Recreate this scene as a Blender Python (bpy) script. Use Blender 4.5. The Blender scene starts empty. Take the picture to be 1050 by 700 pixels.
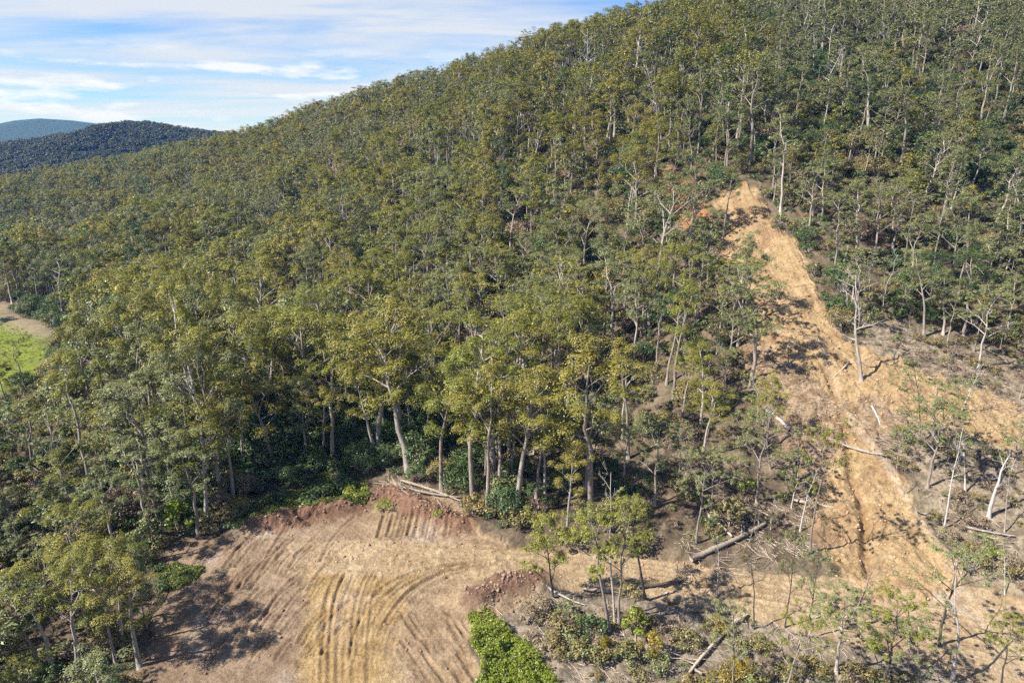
import bpy, math, random
import numpy as np
from math import radians

rng = np.random.default_rng(7)
random.seed(7)
sc = bpy.context.scene
COL = sc.collection

# ------------------------------------------------------------------ camera
CAM = np.array([0.0, 0.0, 65.0])
PITCH = radians(16.7)
SP, CP = math.sin(PITCH), math.cos(PITCH)
F = 700.0
cd = bpy.data.cameras.new("camera")
cam = bpy.data.objects.new("camera", cd)
COL.objects.link(cam)
cam.location = CAM
cam.rotation_euler = (radians(90) - PITCH, 0, 0)
cd.sensor_width = 36.0
cd.lens = 36.0 * F / 1050.0
cd.clip_start = 0.5
cd.clip_end = 60000
sc.camera = cam

def ray(u, v):
    a, b = (u - 525.0) / F, (350.0 - v) / F
    return np.array([a, CP + b * SP, -SP + b * CP])

def on_ray(u, v, y, drop=0.0):
    d = ray(u, v)
    p = CAM + d * (y / d[1])
    return (p[0], p[1], p[2] - drop)

def project(p):
    p = np.asarray(p, float) - CAM
    x, y, z = p[..., 0], p[..., 1], p[..., 2]
    zc = y * CP - z * SP
    yc = y * SP + z * CP
    zc = np.where(zc < 0.1, 0.1, zc)
    return 525 + F * x / zc, 350 - F * yc / zc, zc

# ------------------------------------------------------------------ numpy noise
_perm = np.random.default_rng(3).random((256, 256))
def vnoise(x, y):
    xi = np.floor(x).astype(np.int64); yi = np.floor(y).astype(np.int64)
    fx = x - xi; fy = y - yi
    fx = fx * fx * (3 - 2 * fx); fy = fy * fy * (3 - 2 * fy)
    g = lambda i, j: _perm[i & 255, j & 255]
    a = g(xi, yi) * (1 - fx) + g(xi + 1, yi) * fx
    b = g(xi, yi + 1) * (1 - fx) + g(xi + 1, yi + 1) * fx
    return a * (1 - fy) + b * fy
def fbm(x, y, s, octaves=4, gain=0.5, off=0.0):
    t = np.zeros_like(x, dtype=float); amp = 1.0; tot = 0.0
    x = x / s + off; y = y / s + off * 1.7
    for _ in range(octaves):
        t += amp * vnoise(x, y); tot += amp
        amp *= gain; x = x * 2.03 + 11.3; y = y * 2.03 + 5.7
    return t / tot * 2 - 1
def smooth(e0, e1, x):
    t = np.clip((x - e0) / (e1 - e0), 0, 1)
    return t * t * (3 - 2 * t)

# ------------------------------------------------------------------ terrain
TH = 17.0
ctrl = [
    (-60, 60, -1), (0, 55, -1.5), (60, 55, -3), (0, 85, 0), (40, 85, 0), (75, 78, 0), (-45, 88, 0), (110, 72, 1),
    (-110, 70, -2), (-90, 110, -1), (-50, 122, 0), (-160, 215, -2), (-120, 160, -1), (-250, 250, -4), (-220, 150, -4),
    (-200, 300, 3), (-30, 124, 2.0), (-6, 108, 1.5), (24, 98, 0.6), (55, 93, 1.5), (85, 92, 6), (110, 92, 10),
    on_ray(678, 150, 250), on_ray(760, 195, 202), on_ray(830, 360, 138), on_ray(1050, 400, 127), on_ray(1050, 200, 197),
    on_ray(1050, 0, 380), (360, 520, 178), (420, 760, 170), (250, 260, 92), (330, 330, 130), (170, 120, 22),
    on_ray(640, 0, 430, TH + 12), on_ray(600, 6, 440, TH + 14), on_ray(560, 18, 445, TH + 14), on_ray(500, 40, 470, TH + 14), on_ray(420, 68, 520, TH + 13), on_ray(330, 98, 580, TH + 14),
    on_ray(230, 131, 650, TH + 15), on_ray(150, 152, 720, TH + 20), on_ray(60, 176, 780, TH + 26), on_ray(-60, 205, 800, TH + 28),
    on_ray(230, 200, 400, TH), on_ray(230, 262, 285, TH), on_ray(420, 200, 268, TH), on_ray(525, 200, 232, TH), on_ray(90, 235, 420, TH + 5),
    on_ray(420, 320, 178, TH), on_ray(525, 350, 150, TH), on_ray(600, 250, 195, TH - 2),
    (75, 560, 112), (20, 600, 78), (-50, 640, 60), (-150, 720, 45), (-260, 780, 8), (-420, 880, -35), (-650, 900, -35), (-700, 600, -30), (150, 700, 150),
]
ctrl = np.array(ctrl, float)
_S = 100.0
def _tps(r2):
    return np.where(r2 > 1e-12, 0.5 * r2 * np.log(np.maximum(r2, 1e-12)), 0.0)
_P = ctrl[:, :2] / _S
_n = len(_P)
_K = _tps(((_P[:, None] - _P[None]) ** 2).sum(-1)) + np.eye(_n) * 0.006
_Q = np.hstack([np.ones((_n, 1)), _P])
_A = np.block([[_K, _Q], [_Q.T, np.zeros((3, 3))]])
_W = np.linalg.solve(_A, np.concatenate([ctrl[:, 2], np.zeros(3)]))

def base_h(x, y):
    x = np.asarray(x, float); y = np.asarray(y, float)
    sh = x.shape; xf = x.ravel(); yf = y.ravel()
    z = np.full(xf.shape, -45.0)
    near = (xf > -900) & (xf < 900) & (yf > -500) & (yf < 1150)
    X, Y = xf[near] / _S, yf[near] / _S
    out = _W[_n] + _W[_n + 1] * X + _W[_n + 2] * Y
    for i in range(_n):
        out += _W[i] * _tps((X - _P[i, 0]) ** 2 + (Y - _P[i, 1]) ** 2)
    out = np.clip(out, -60, 190)
    e = np.maximum.reduce([np.abs(xf[near]) - 550, yf[near] - 800, -yf[near] - 150]) / 300
    k = smooth(0, 1, e)
    z[near] = out * (1 - k) - 45 * k
    # wooded hill across the valley
    fx = xf + 760; fy = yf - 1320
    ridge = np.interp(xf, [-2600, -1500, -1000, -880, -800, -740, -690, -640, -560, -480, -200, 300],
                      [15, 35, 26, 33, 45, 62, 70, 63, 50, 40, 10, -45])
    prof = np.where(fy < 0, np.exp(-(fy / 330.0) ** 2), np.exp(-(fy / 700.0) ** 2))
    far = (ridge + 45 + 14 * fbm(xf, yf, 260, 3)) * prof - 45
    z = np.maximum(z, far)
    return z.reshape(sh)

def ground_at(u, v):
    d = ray(u, v)
    if d[2] > -1e-3: d = d.copy()
    lo = 40.0
    ts = np.linspace(lo, 900, 1800) 
    pts = CAM[None] + d[None] * ts[:, None]
    h = base_h(pts[:, 0], pts[:, 1])
    below = np.where(pts[:, 2] < h)[0]
    if len(below) == 0: return CAM + d * 900
    i = below[0]
    t0, t1 = ts[max(i - 1, 0)], ts[i]
    for _ in range(18):
        tm = (t0 + t1) / 2; p = CAM + d * tm
        if p[2] < base_h(p[0:1], p[1:2])[0]: t1 = tm
        else: t0 = tm
    return CAM + d * t1

def G(pts): return np.array([ground_at(u, v)[:2] for u, v in pts])

def seg_dist(x, y, poly, closed=False):
    d = np.full(x.shape, 1e9)
    n = len(poly)
    for i in range(n if closed else n - 1):
        a = poly[i]; b = poly[(i + 1) % n]
        ab = b - a; L = max(ab @ ab, 1e-9)
        t = np.clip(((x - a[0]) * ab[0] + (y - a[1]) * ab[1]) / L, 0, 1)
        d = np.minimum(d, np.hypot(x - a[0] - t * ab[0], y - a[1] - t * ab[1]))
    return d
def poly_sd(x, y, poly):                       # signed distance, positive inside
    d = seg_dist(x, y, poly, True)
    inside = np.zeros(x.shape, bool)
    n = len(poly)
    for i in range(n):
        a = poly[i]; b = poly[(i + 1) % n]
        c = ((a[1] > y) != (b[1] > y))
        xx = (b[0] - a[0]) * (y - a[1]) / (b[1] - a[1] + 1e-12) + a[0]
        inside ^= c & (x < xx)
    return np.where(inside, d, -d)
def chaikin(p, n=2, closed=True):
    for _ in range(n):
        q = []
        m = len(p)
        for i in range(m if closed else m - 1):
            a, b = p[i], p[(i + 1) % m]
            q += [a * .75 + b * .25, a * .25 + b * .75]
        p = np.array(q)
    return p

Z = {}
Z['pad'] = G([(128, 740), (140, 700), (158, 640), (170, 600), (180, 557), (240, 549), (285, 540), (335, 530), (372, 518), (405, 506), (440, 506),
              (472, 515), (482, 552), (556, 566), (556, 600), (545, 625), (500, 640), (482, 650), (492, 700), (500, 740)])
Z['road'] = G([(270, 556), (420, 555), (490, 560), (560, 563), (640, 568), (700, 576), (770, 588), (850, 590), (940, 590), (1000, 600), (1060, 620), (1160, 650),
               (1160, 740), (1050, 712), (985, 698), (920, 675), (860, 656), (800, 641), (740, 627), (680, 615), (610, 607), (555, 604), (470, 592), (380, 590), (270, 590)])
Z['scar'] = G([(732, 196), (745, 188), (778, 187), (796, 220), (820, 252), (834, 298), (852, 335), (880, 362), (950, 380), (1010, 400), (1060, 415), (1060, 470), (990, 440),
               (930, 440), (905, 455), (915, 482), (940, 525), (960, 560), (1000, 590), (1000, 606), (850, 602), (836, 560), (842, 520), (832, 490), (815, 455), (790, 425),
               (768, 380), (764, 340), (742, 290), (738, 240)])
Z['upper'] = G([(668, 178), (700, 172), (722, 200), (734, 234), (704, 242), (682, 212)])
Z['upper2'] = G([(606, 122), (622, 120), (648, 152), (640, 160), (618, 142)])
Z['midcut'] = G([(498, 350), (512, 335), (518, 345), (506, 372), (497, 378)])
Z['ochre'] = G([(330, 575), (372, 566), (480, 562), (660, 570), (800, 590), (1000, 600), (1160, 650), (1160, 740), (1000, 690), (860, 645), (740, 615), (600, 600), (520, 590), (420, 592), (392, 640), (400, 740), (318, 740), (322, 660)])
Z['paddock'] = G([(-60, 300), (-5, 322), (40, 344), (52, 358), (45, 376), (25, 400), (-60, 420)])
Z['padtrack'] = G([(-60, 285), (0, 318), (45, 330), (66, 342), (50, 350), (20, 338), (-60, 312)])
Z['glade'] = G([(70, 415), (110, 388), (135, 415), (120, 445), (85, 450)])
Z['dryslope'] = G([(862, 345), (900, 325), (980, 345), (1060, 370), (1200, 400), (1200, 640), (1040, 615), (985, 585), (940, 500), (900, 440)])
Z['front'] = G([(490, 640), (560, 610), (700, 610), (800, 636), (920, 672), (1050, 720), (1160, 800), (480, 800)])
Z = {k: chaikin(v, 2) for k, v in Z.items()}

Z_litter = chaikin(G([(770, 350), (800, 372), (842, 400), (862, 440), (850, 470), (838, 500), (820, 470), (796, 430), (778, 392)]), 2)
Z_litter2 = chaikin(G([(868, 410), (905, 418), (945, 440), (940, 470), (905, 462), (880, 440)]), 2)
mound_a = G([(262, 540), (300, 533), (350, 522), (400, 505), (440, 525), (470, 538)])        # brown windrow behind the clearing
mound_b = G([(492, 618), (515, 606), (545, 600)])                                             # brown heap right of the clearing
lip = G([(838, 352), (862, 420), (905, 470), (930, 510), (955, 552), (985, 588), (1035, 606), (1120, 640)])
rill = G([(846, 380), (866, 432), (872, 480), (886, 520), (888, 560), (890, 592)])
lip2 = G([(730, 230), (742, 300), (766, 360), (800, 440), (834, 500), (842, 560)])

tracks = []
_r = random.Random(5)
def fam(lines, n, spread, depth=0.16):
    for k in range(n):
        o = _r.uniform(-spread, spread)
        pts = [(u + o * (1 + 0.15 * _r.uniform(-1, 1)), v + _r.uniform(-2, 2)) for u, v in lines]
        a = _r.randint(0, max(0, len(pts) - 4)); 
        g = G(pts[a:])
        g = chaikin(g, 2, False)
        tracks.append((g, depth * _r.uniform(0.5, 1.2)))
        g2 = g + np.array([_r.choice([-1, 1]) * 0.55, 0.1]); 
        if _r.random() < .6: tracks.append((g2, depth * _r.uniform(.4, .9)))
fam([(352, 745), (350, 690), (352, 640), (358, 605), (372, 580)], 22, 30, .085)
fam([(378, 745), (376, 690), (382, 650), (398, 620), (422, 598), (460, 582), (530, 576)], 18, 26, .085)
fam([(410, 700), (440, 740)], 0, 1)
for k in range(60):
    u = _r.uniform(185, 330); v = _r.uniform(575, 690)
    L = _r.uniform(20, 60)
    fam([(u, v), (u + .25 * L, v - .45 * L), (u + .55 * L, v - .8 * L), (u + .9 * L, v - 1.05 * L)], 1, 3, .12)
for k in range(26):
    u = _r.uniform(400, 480); v = _r.uniform(610, 690)
    L = _r.uniform(20, 55)
    fam([(u, v), (u + .3 * L, v + .5 * L), (u + .6 * L, v + .9 * L), (u + .8 * L, v + 1.2 * L)], 1, 3, .11)
for v0 in (562, 567, 573, 579, 585, 590):
    fam([(400, v0 - 2), (480, v0 - 1), (560, v0 + 3), (640, v0 + 6), (700, v0 + 13), (780, v0 + 27), (870, v0 + 45), (960, v0 + 64), (1050, v0 + 86)], 2, 4, .07)
for k in range(8):
    u = 395 + k * 10 + _r.uniform(-3, 3)
    fam([(u, 522), (u - 4, 534), (u - 7, 545), (u - 9, 552)], 1, 1, .22)

def zone(name, x, y, w=1.0, n=1.2, s=3.0):
    sd = poly_sd(x, y, Z[name]) + n * fbm(x, y, s, 6, .68, 3.0)
    return smooth(-w, w, sd)

def masks(x, y):
    m = {}
    for k in Z:
        m[k] = zone(k, x, y, *( (.35, 5.5, 7.0) if k == 'scar' else (.5, 2.4, 4.0) if k == 'pad' else (.35, .7, 3.0) if k == 'road' else (1.5, 5, 8) if k in ('ochre', 'dryslope', 'paddock', 'front') else (1.2, 1.5, 4.0)))
    return m

def height(x, y, m=None, fine=True):
    x = np.asarray(x, float); y = np.asarray(y, float)
    z = base_h(x, y)
    amp = smooth(-30, 60, y)
    z = z + 1.2 * fbm(x, y, 28, 3, .5, 9) * np.where(y > 600, 3, 1)
    core = (x > -90) & (x < 150) & (y > 45) & (y < 225)
    if not core.any(): return z
    xc, yc = x[core], y[core]
    mm = {k: v[core] for k, v in m.items()} if m is not None else masks(xc, yc)
    zc = z[core]
    flat = np.maximum(mm['road'], mm['pad'] * .85)
    zc = zc - flat * 1.2 * fbm(xc, yc, 28, 3, .5, 9)
    # cut bank behind the road
    sdr = poly_sd(xc, yc, Z['road'])
    zc += (1 - mm['road']) * (1 - mm['pad']) * (1 - mm['scar']) * 0.7 * smooth(-.2, -1.6, sdr) * smooth(-14, -3, sdr)
    if fine:
        rough = fbm(xc, yc, 1.6, 4, .62, 2)
        soil = np.clip(mm['road'] * .35 + mm['pad'] * .6 + mm['scar'] * 1.5, 0, 1.5)
        zc += soil * .22 * rough + (1 - np.clip(soil, 0, 1)) * .35 * fbm(xc, yc, 3.0, 4, .6, 8)
        # washed lumps and steps on the scar
        zc += mm['scar'] * smooth(120, 170, yc) * .9 * (np.abs(((yc + 3 * fbm(xc, yc, 8, 2, .5, 41)) / 5.5) % 1 - .5) * 2 - .5)
        zc += mm['scar'] * (.9 * np.abs(fbm(xc + .25 * yc, yc * .55, 4.5, 4, .6, 21)) + .5 * fbm(xc, yc, 9, 2, .5, 31))
        bumps = np.clip(fbm(xc, yc, .9, 2, .5, 44), 0, 1)
        zc += np.clip(mm['scar'] + .25 * mm['road'] + .3 * mm['pad'], 0, 1) * .5 * bumps ** 1.3
        zc += mm['scar'] * .3 * np.abs(fbm(xc * 1.0 + 40, yc * .6, 1.8, 3, .65, 66))
    d = seg_dist(xc, yc, mound_a)
    zc += np.exp(-(d / 2.1) ** 2) * (1.5 + .9 * fbm(xc, yc, 2.2, 4, .65, 5))
    d = seg_dist(xc, yc, mound_b)
    zc += np.exp(-(d / 3.0) ** 2) * (2.2 + .9 * fbm(xc, yc, 2.0, 4, .65, 6))
    d = seg_dist(xc, yc, lip)
    d = d + .9 * fbm(xc, yc, 5, 3, .6, 57)
    zc += np.exp(-(d / 1.1) ** 2) * np.clip(.45 + 1.3 * fbm(xc, yc, 4, 4, .6, 7), 0, 1.2)
    d = seg_dist(xc, yc, lip2)
    zc += np.exp(-(d / 1.4) ** 2) * (.7 + .9 * fbm(xc, yc, 1.8, 3, .6, 17))
    d = seg_dist(xc, yc, rill)
    zc -= np.exp(-(d / .8) ** 2) * (.9 + .5 * fbm(xc, yc, 2, 2, .6, 12))
    if fine:
        for g, dep in tracks:
            lo = g.min(0) - 1.2; hi = g.max(0) + 1.2
            s = (xc > lo[0]) & (xc < hi[0]) & (yc > lo[1]) & (yc < hi[1])
            if not s.any(): continue
            dd = seg_dist(xc[s], yc[s], g) 
            zc[s] += -dep * 1.2 * np.exp(-(dd / .23) ** 2) + dep * .8 * np.exp(-((dd - .5) / .22) ** 2)
    z = z.copy(); z[core] = zc
    return z

# ------------------------------------------------------------------ mesh / material helpers
def mesh_from(name, V, Fq, mats=(), mat_idx=None, smooth_shade=False, attrs=None):
    """V (n,3); Fq (m,4) or (m,3) int array."""
    V = np.asarray(V, np.float32); Fq = np.asarray(Fq, np.int32)
    me = bpy.data.meshes.new(name)
    k = Fq.shape[1]
    me.vertices.add(len(V)); me.vertices.foreach_set('co', V.ravel())
    me.loops.add(Fq.size); me.loops.foreach_set('vertex_index', Fq.ravel())
    me.polygons.add(len(Fq))
    me.polygons.foreach_set('loop_start', np.arange(0, Fq.size, k, dtype=np.int32))
    me.polygons.foreach_set('loop_total', np.full(len(Fq), k, np.int32))
    if smooth_shade: me.polygons.foreach_set('use_smooth', np.ones(len(Fq), bool))
    for m in mats: me.materials.append(m)
    if mat_idx is not None: me.polygons.foreach_set('material_index', np.asarray(mat_idx, np.int32))
    for an, (dom, typ, dat) in (attrs or {}).items():
        a = me.attributes.new(an, typ, dom)
        key = 'color' if typ == 'FLOAT_COLOR' else 'vector' if typ == 'FLOAT_VECTOR' else 'value'
        a.data.foreach_set(key, np.asarray(dat, np.int32 if typ == 'INT' else np.float32).ravel())
    me.update(calc_edges=True); me.validate()
    return me

def link(name, data, parent=None, **props):
    o = bpy.data.objects.new(name, data)
    COL.objects.link(o)
    if parent is not None: o.parent = parent
    for k, v in props.items(): o[k] = v
    return o

class NT:
    def __init__(s, name, world=False):
        if world: s.m = bpy.data.worlds.new(name)
        else: s.m = bpy.data.materials.new(name)
        s.m.use_nodes = True
        s.t = s.m.node_tree; s.t.nodes.clear()
    def n(s, typ, **kw):
        nd = s.t.nodes.new(typ)
        ins = kw.pop('i', {})
        for k, v in kw.items(): setattr(nd, k, v)
        for k, v in ins.items():
            sock = nd.inputs[k]
            if isinstance(v, bpy.types.NodeSocket): s.t.links.new(v, sock)
            else: sock.default_value = v
        return nd
    def mix(s, fac, a, b, mode='MIX'):
        nd = s.t.nodes.new('ShaderNodeMix'); nd.data_type = 'RGBA'; nd.blend_type = mode
        for idx, v in ((0, fac), (6, a), (7, b)):
            if isinstance(v, bpy.types.NodeSocket): s.t.links.new(v, nd.inputs[idx])
            else: nd.inputs[idx].default_value = v if idx == 0 else (*v, 1)[:4]
        return nd.outputs[2]
    def math(s, op, a, b=0.0, clamp=False):
        nd = s.t.nodes.new('ShaderNodeMath'); nd.operation = op; nd.use_clamp = clamp
        for idx, v in ((0, a), (1, b)):
            if isinstance(v, bpy.types.NodeSocket): s.t.links.new(v, nd.inputs[idx])
            else: nd.inputs[idx].default_value = v
        return nd.outputs[0]
    def ramp(s, fac, stops):
        nd = s.t.nodes.new('ShaderNodeValToRGB')
        el = nd.color_ramp.elements
        while len(el) < len(stops): el.new(0.5)
        for e, (p, c) in zip(el, stops): e.position = p; e.color = (*c, 1)[:4]
        s.t.links.new(fac, nd.inputs[0])
        return nd.outputs[0]

def leaf_mat(name, c0, c1, tip=None, tipamt=0.0, trans=0.11):
    k = NT(name)
    oi = k.n('ShaderNodeObjectInfo')
    at = k.n('ShaderNodeAttribute', attribute_name='tint')
    sep = k.n('ShaderNodeSeparateColor', i={0: at.outputs['Color']})
    f = k.math('ADD', k.math('MULTIPLY', oi.outputs['Random'], .6), k.math('MULTIPLY', sep.outputs[0], .4))
    col = k.mix(f, c0, c1)
    if tip is not None:
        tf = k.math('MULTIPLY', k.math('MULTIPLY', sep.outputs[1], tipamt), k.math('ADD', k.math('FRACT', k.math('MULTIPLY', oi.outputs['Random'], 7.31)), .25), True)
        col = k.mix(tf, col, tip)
    v = k.math('ADD', k.math('MULTIPLY', sep.outputs[2], .5), .75)
    vc = k.n('ShaderNodeCombineColor', i={0: v, 1: v, 2: v})
    col = k.mix(1.0, col, vc.outputs[0], 'MULTIPLY')
    d = k.n('ShaderNodeBsdfDiffuse', i={'Color': col})
    t = k.n('ShaderNodeBsdfTranslucent', i={'Color': k.mix(1.0, col, (1.0, 1.1, .6), 'MULTIPLY')})
    g = k.n('ShaderNodeBsdfGlossy', i={'Color': (1, 1, 1, 1), 'Roughness': .45})
    m1 = k.n('ShaderNodeMixShader', i={0: trans, 1: d.outputs[0], 2: t.outputs[0]})
    m2 = k.n('ShaderNodeMixShader', i={0: .03, 1: m1.outputs[0], 2: g.outputs[0]})
    k.n('ShaderNodeOutputMaterial', i={0: m2.outputs[0]})
    return k.m

def bark_mat(name, c0, c1, c2, scale=1.0):
    k = NT(name)
    tc = k.n('ShaderNodeTexCoord'); oi = k.n('ShaderNodeObjectInfo')
    mp = k.n('ShaderNodeMapping', i={'Vector': tc.outputs['Object'], 'Scale': (3 * scale, 3 * scale, .45 * scale)})
    no = k.n('ShaderNodeTexNoise', i={'Vector': mp.outputs[0], 'Scale': 1.6, 'Detail': 5.0, 'Roughness': .65})
    col = k.ramp(no.outputs[0], [(.3, c0), (.5, c1), (.68, c2)])
    r = k.math('ADD', k.math('MULTIPLY', oi.outputs['Random'], .45), .72)
    rc = k.n('ShaderNodeCombineColor', i={0: r, 1: r, 2: r})
    col = k.mix(1.0, col, rc.outputs[0], 'MULTIPLY')
    bp = k.n('ShaderNodeBump', i={'Strength': .5, 'Distance': .05, 'Height': no.outputs[0]})
    b = k.n('ShaderNodeBsdfPrincipled', i={'Base Color': col, 'Roughness': .85, 'Normal': bp.outputs[0]})
    k.n('ShaderNodeOutputMaterial', i={0: b.outputs[0]})
    return k.m

M_leaf = {
    'olive': leaf_mat('olive_gum_leaves', (.120, .145, .022), (.215, .215, .036), (.30, .245, .050), .5),
    'bronze': leaf_mat('bronze_gum_leaves', (.170, .170, .030), (.260, .228, .044), (.34, .26, .060), .5),
    'grey': leaf_mat('grey_green_gum_leaves', (.145, .172, .068), (.215, .228, .095), (.26, .235, .07), .35),
    'deep': leaf_mat('deep_green_leaves', (.055, .098, .032), (.105, .148, .046), None, 0),
    'bright': leaf_mat('bright_green_leaves', (.17, .25, .018), (.28, .34, .03), (.32, .27, .07), .7, .35),
    'yellow': leaf_mat('yellow_green_leaves', (.20, .20, .018), (.30, .23, .025), (.36, .20, .02), .6, .4),
    'scrub': leaf_mat('dull_scrub_leaves', (.13, .135, .05), (.23, .20, .085), (.28, .20, .06), .6),
    'dry': leaf_mat('dry_brown_leaves', (.20, .14, .095), (.32, .25, .16), None, 0, .15),
    'far': leaf_mat('far_wood_leaves', (.075, .085, .045), (.115, .115, .06), None, 0),
    'grass': leaf_mat('grass_blades', (.10, .15, .025), (.17, .20, .035), (.24, .21, .06), .5, .4),
}
M_bark = {
    'pale': bark_mat('pale_gum_bark', (.20, .165, .135), (.35, .305, .26), (.47, .425, .37)),
    'grey': bark_mat('grey_brown_bark', (.13, .105, .085), (.25, .21, .175), (.38, .34, .29)),
    'white': bark_mat('bleached_dead_wood', (.28, .255, .23), (.43, .40, .37), (.54, .515, .485)),
    'dark': bark_mat('charred_bark', (.03, .026, .022), (.07, .058, .048), (.15, .125, .10)),
    'log': bark_mat('weathered_log', (.20, .15, .11), (.36, .29, .22), (.52, .45, .37)),
}

# ------------------------------------------------------------------ ground sheet
def axis(lo, hi, step, outlo, outhi, grow=1.12, cap=2500):
    core = np.arange(lo, hi + 1e-6, step)
    up = []; s = step; p = core[-1]
    while p < outhi:
        s = min(s * grow, cap); 
        if p < 1500: s = min(s, 22)
        p += s; up.append(p)
    dn = []; s = step; p = core[0]
    while p > outlo:
        s = min(s * grow, cap)
        if p > -1500: s = min(s, 22)
        p -= s; dn.append(p)
    return np.array(dn[::-1] + list(core) + up)
XS = axis(-62, 96, .18, -5400, 5400, 1.08, 600)
YS = axis(62, 136, .18, -3000, 5400, 1.04, 600)
GX, GY = np.meshgrid(XS, YS)
gx, gy = GX.ravel(), GY.ravel()
near = (gx > -420) & (gx < 260) & (gy > 30) & (gy < 340)
MK = {k: np.zeros(gx.shape) for k in Z}
_mk = masks(gx[near], gy[near])
for k in Z: MK[k][near] = _mk[k]
gz = height(gx, gy, MK)

def L(c): return np.array(c)[None, :]
def lerp(a, b, t): return a * (1 - t[:, None]) + b * t[:, None]
n1 = fbm(gx, gy, 9, 5, .6, 1) * .5 + .5
n2 = fbm(gx, gy, 2.2, 5, .65, 4) * .5 + .5
n3 = fbm(gx, gy, .9, 3, .6, 14) * .5 + .5
c = lerp(L((.10, .075, .05)), L((.21, .165, .11)), smooth(.3, .75, n2))                 # leaf litter
c = lerp(c, lerp(L((.16, .13, .09)), L((.34, .275, .20)), smooth(.3, .7, n3)), MK['dryslope'] * .9)
c = lerp(c, lerp(L((.17, .14, .10)), L((.35, .29, .22)), smooth(.3, .7, n3)), MK['front'] * .9)
c = lerp(c, lerp(lerp(L((.14, .20, .022)), L((.24, .27, .04)), n2), L((.20, .16, .07)), smooth(.55, .75, n1) * .7), MK['paddock'])
c = lerp(c, lerp(L((.24, .19, .125)), L((.36, .29, .20)), n2), np.clip(MK['padtrack'] + MK['glade'] * .7, 0, 1))
pad = lerp(L((.25, .175, .105)), L((.39, .29, .185)), smooth(.2, .8, n1 * .5 + n2 * .5))
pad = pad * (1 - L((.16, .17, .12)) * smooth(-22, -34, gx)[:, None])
pad = lerp(pad, L((.40, .32, .25)), smooth(.62, .8, fbm(gx, gy, 7, 3, .5, 55) * .5 + .5) * .7)
ochre = lerp(L((.31, .205, .088)), L((.40, .29, .15)), smooth(.25, .75, n2 * .6 + n3 * .4))
ochre = lerp(ochre, L((.46, .36, .245)), smooth(.5, .8, fbm(gx, gy, 6, 4, .6, 77) * .5 + .5) * .7)
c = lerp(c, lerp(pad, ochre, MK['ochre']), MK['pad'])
roadc = lerp(L((.34, .25, .15)), L((.44, .34, .225)), smooth(.25, .75, n1 * .5 + n3 * .5))
c = lerp(c, lerp(roadc, ochre, .25 * np.ones(len(c))), MK['road'] * smooth(-46, -22, gx + 9 * (n1 - .5) + 6 * (n2 - .5)))
scarc = lerp(L((.30, .20, .095)), L((.42, .305, .175)), smooth(.2, .8, n2 * .5 + n3 * .5))
scarc = lerp(scarc, L((.25, .155, .085)), smooth(.58, .8, fbm(gx, gy, 5, 4, .6, 91) * .5 + .5) * .7)
c = lerp(c, scarc, MK['scar'])
for zl in (Z_litter, Z_litter2):
    ml = np.zeros(gx.shape); ml[near] = smooth(-.5, .5, poly_sd(gx[near], gy[near], zl) + 4.5 * fbm(gx[near], gy[near], 5, 6, .7, 23))
    c = lerp(c, lerp(L((.13, .085, .055)), L((.30, .225, .16)), smooth(.3, .7, n3)), ml * .72)
c = lerp(c, L((.33, .165, .08)), np.clip(MK['upper'] + MK['upper2'] + MK['midcut'], 0, 1) * .9)
for line, w, colr, a in ((mound_a, 3.4, (.20, .115, .075), .95), (mound_b, 3.0, (.175, .105, .072), .95), (lip, .8, (.42, .34, .25), .5), (lip2, 1.8, (.22, .15, .09), .7), (rill, .7, (.24, .15, .075), .7)):
    s = near.copy(); d = np.full(gx.shape, 1e3); d[near] = seg_dist(gx[near], gy[near], line)
    d += 1.0 * (n2 - .5) * w
    c = lerp(c, L(colr) * (0.8 + .4 * n3[:, None]), a * smooth(w * 1.2, w * .5, d))
# soil colour darkened along the wheel ruts, more in the deeper ones
rut = np.zeros(gx.shape)
_idx = np.where(near)[0]
for g, dep in tracks:
    lo = g.min(0) - .5; hi = g.max(0) + .5
    s = (gx > lo[0]) & (gx < hi[0]) & (gy > lo[1]) & (gy < hi[1])
    if s.any(): rut[s] = np.maximum(rut[s], np.exp(-(seg_dist(gx[s], gy[s], g) / .17) ** 2) * min(1, dep * 8))
c = lerp(c, c * L((.62, .56, .5)), rut * .75)
far = smooth(700, 1000, np.hypot(gx, gy))
c = lerp(c, L((.07, .075, .042)), far)
nx, ny = len(XS), len(YS)
ii = (np.arange(ny - 1)[:, None] * nx + np.arange(nx - 1)[None]).ravel()
GF = np.stack([ii, ii + 1, ii + nx + 1, ii + nx], 1)
GV = np.stack([gx, gy, gz], 1)

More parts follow.
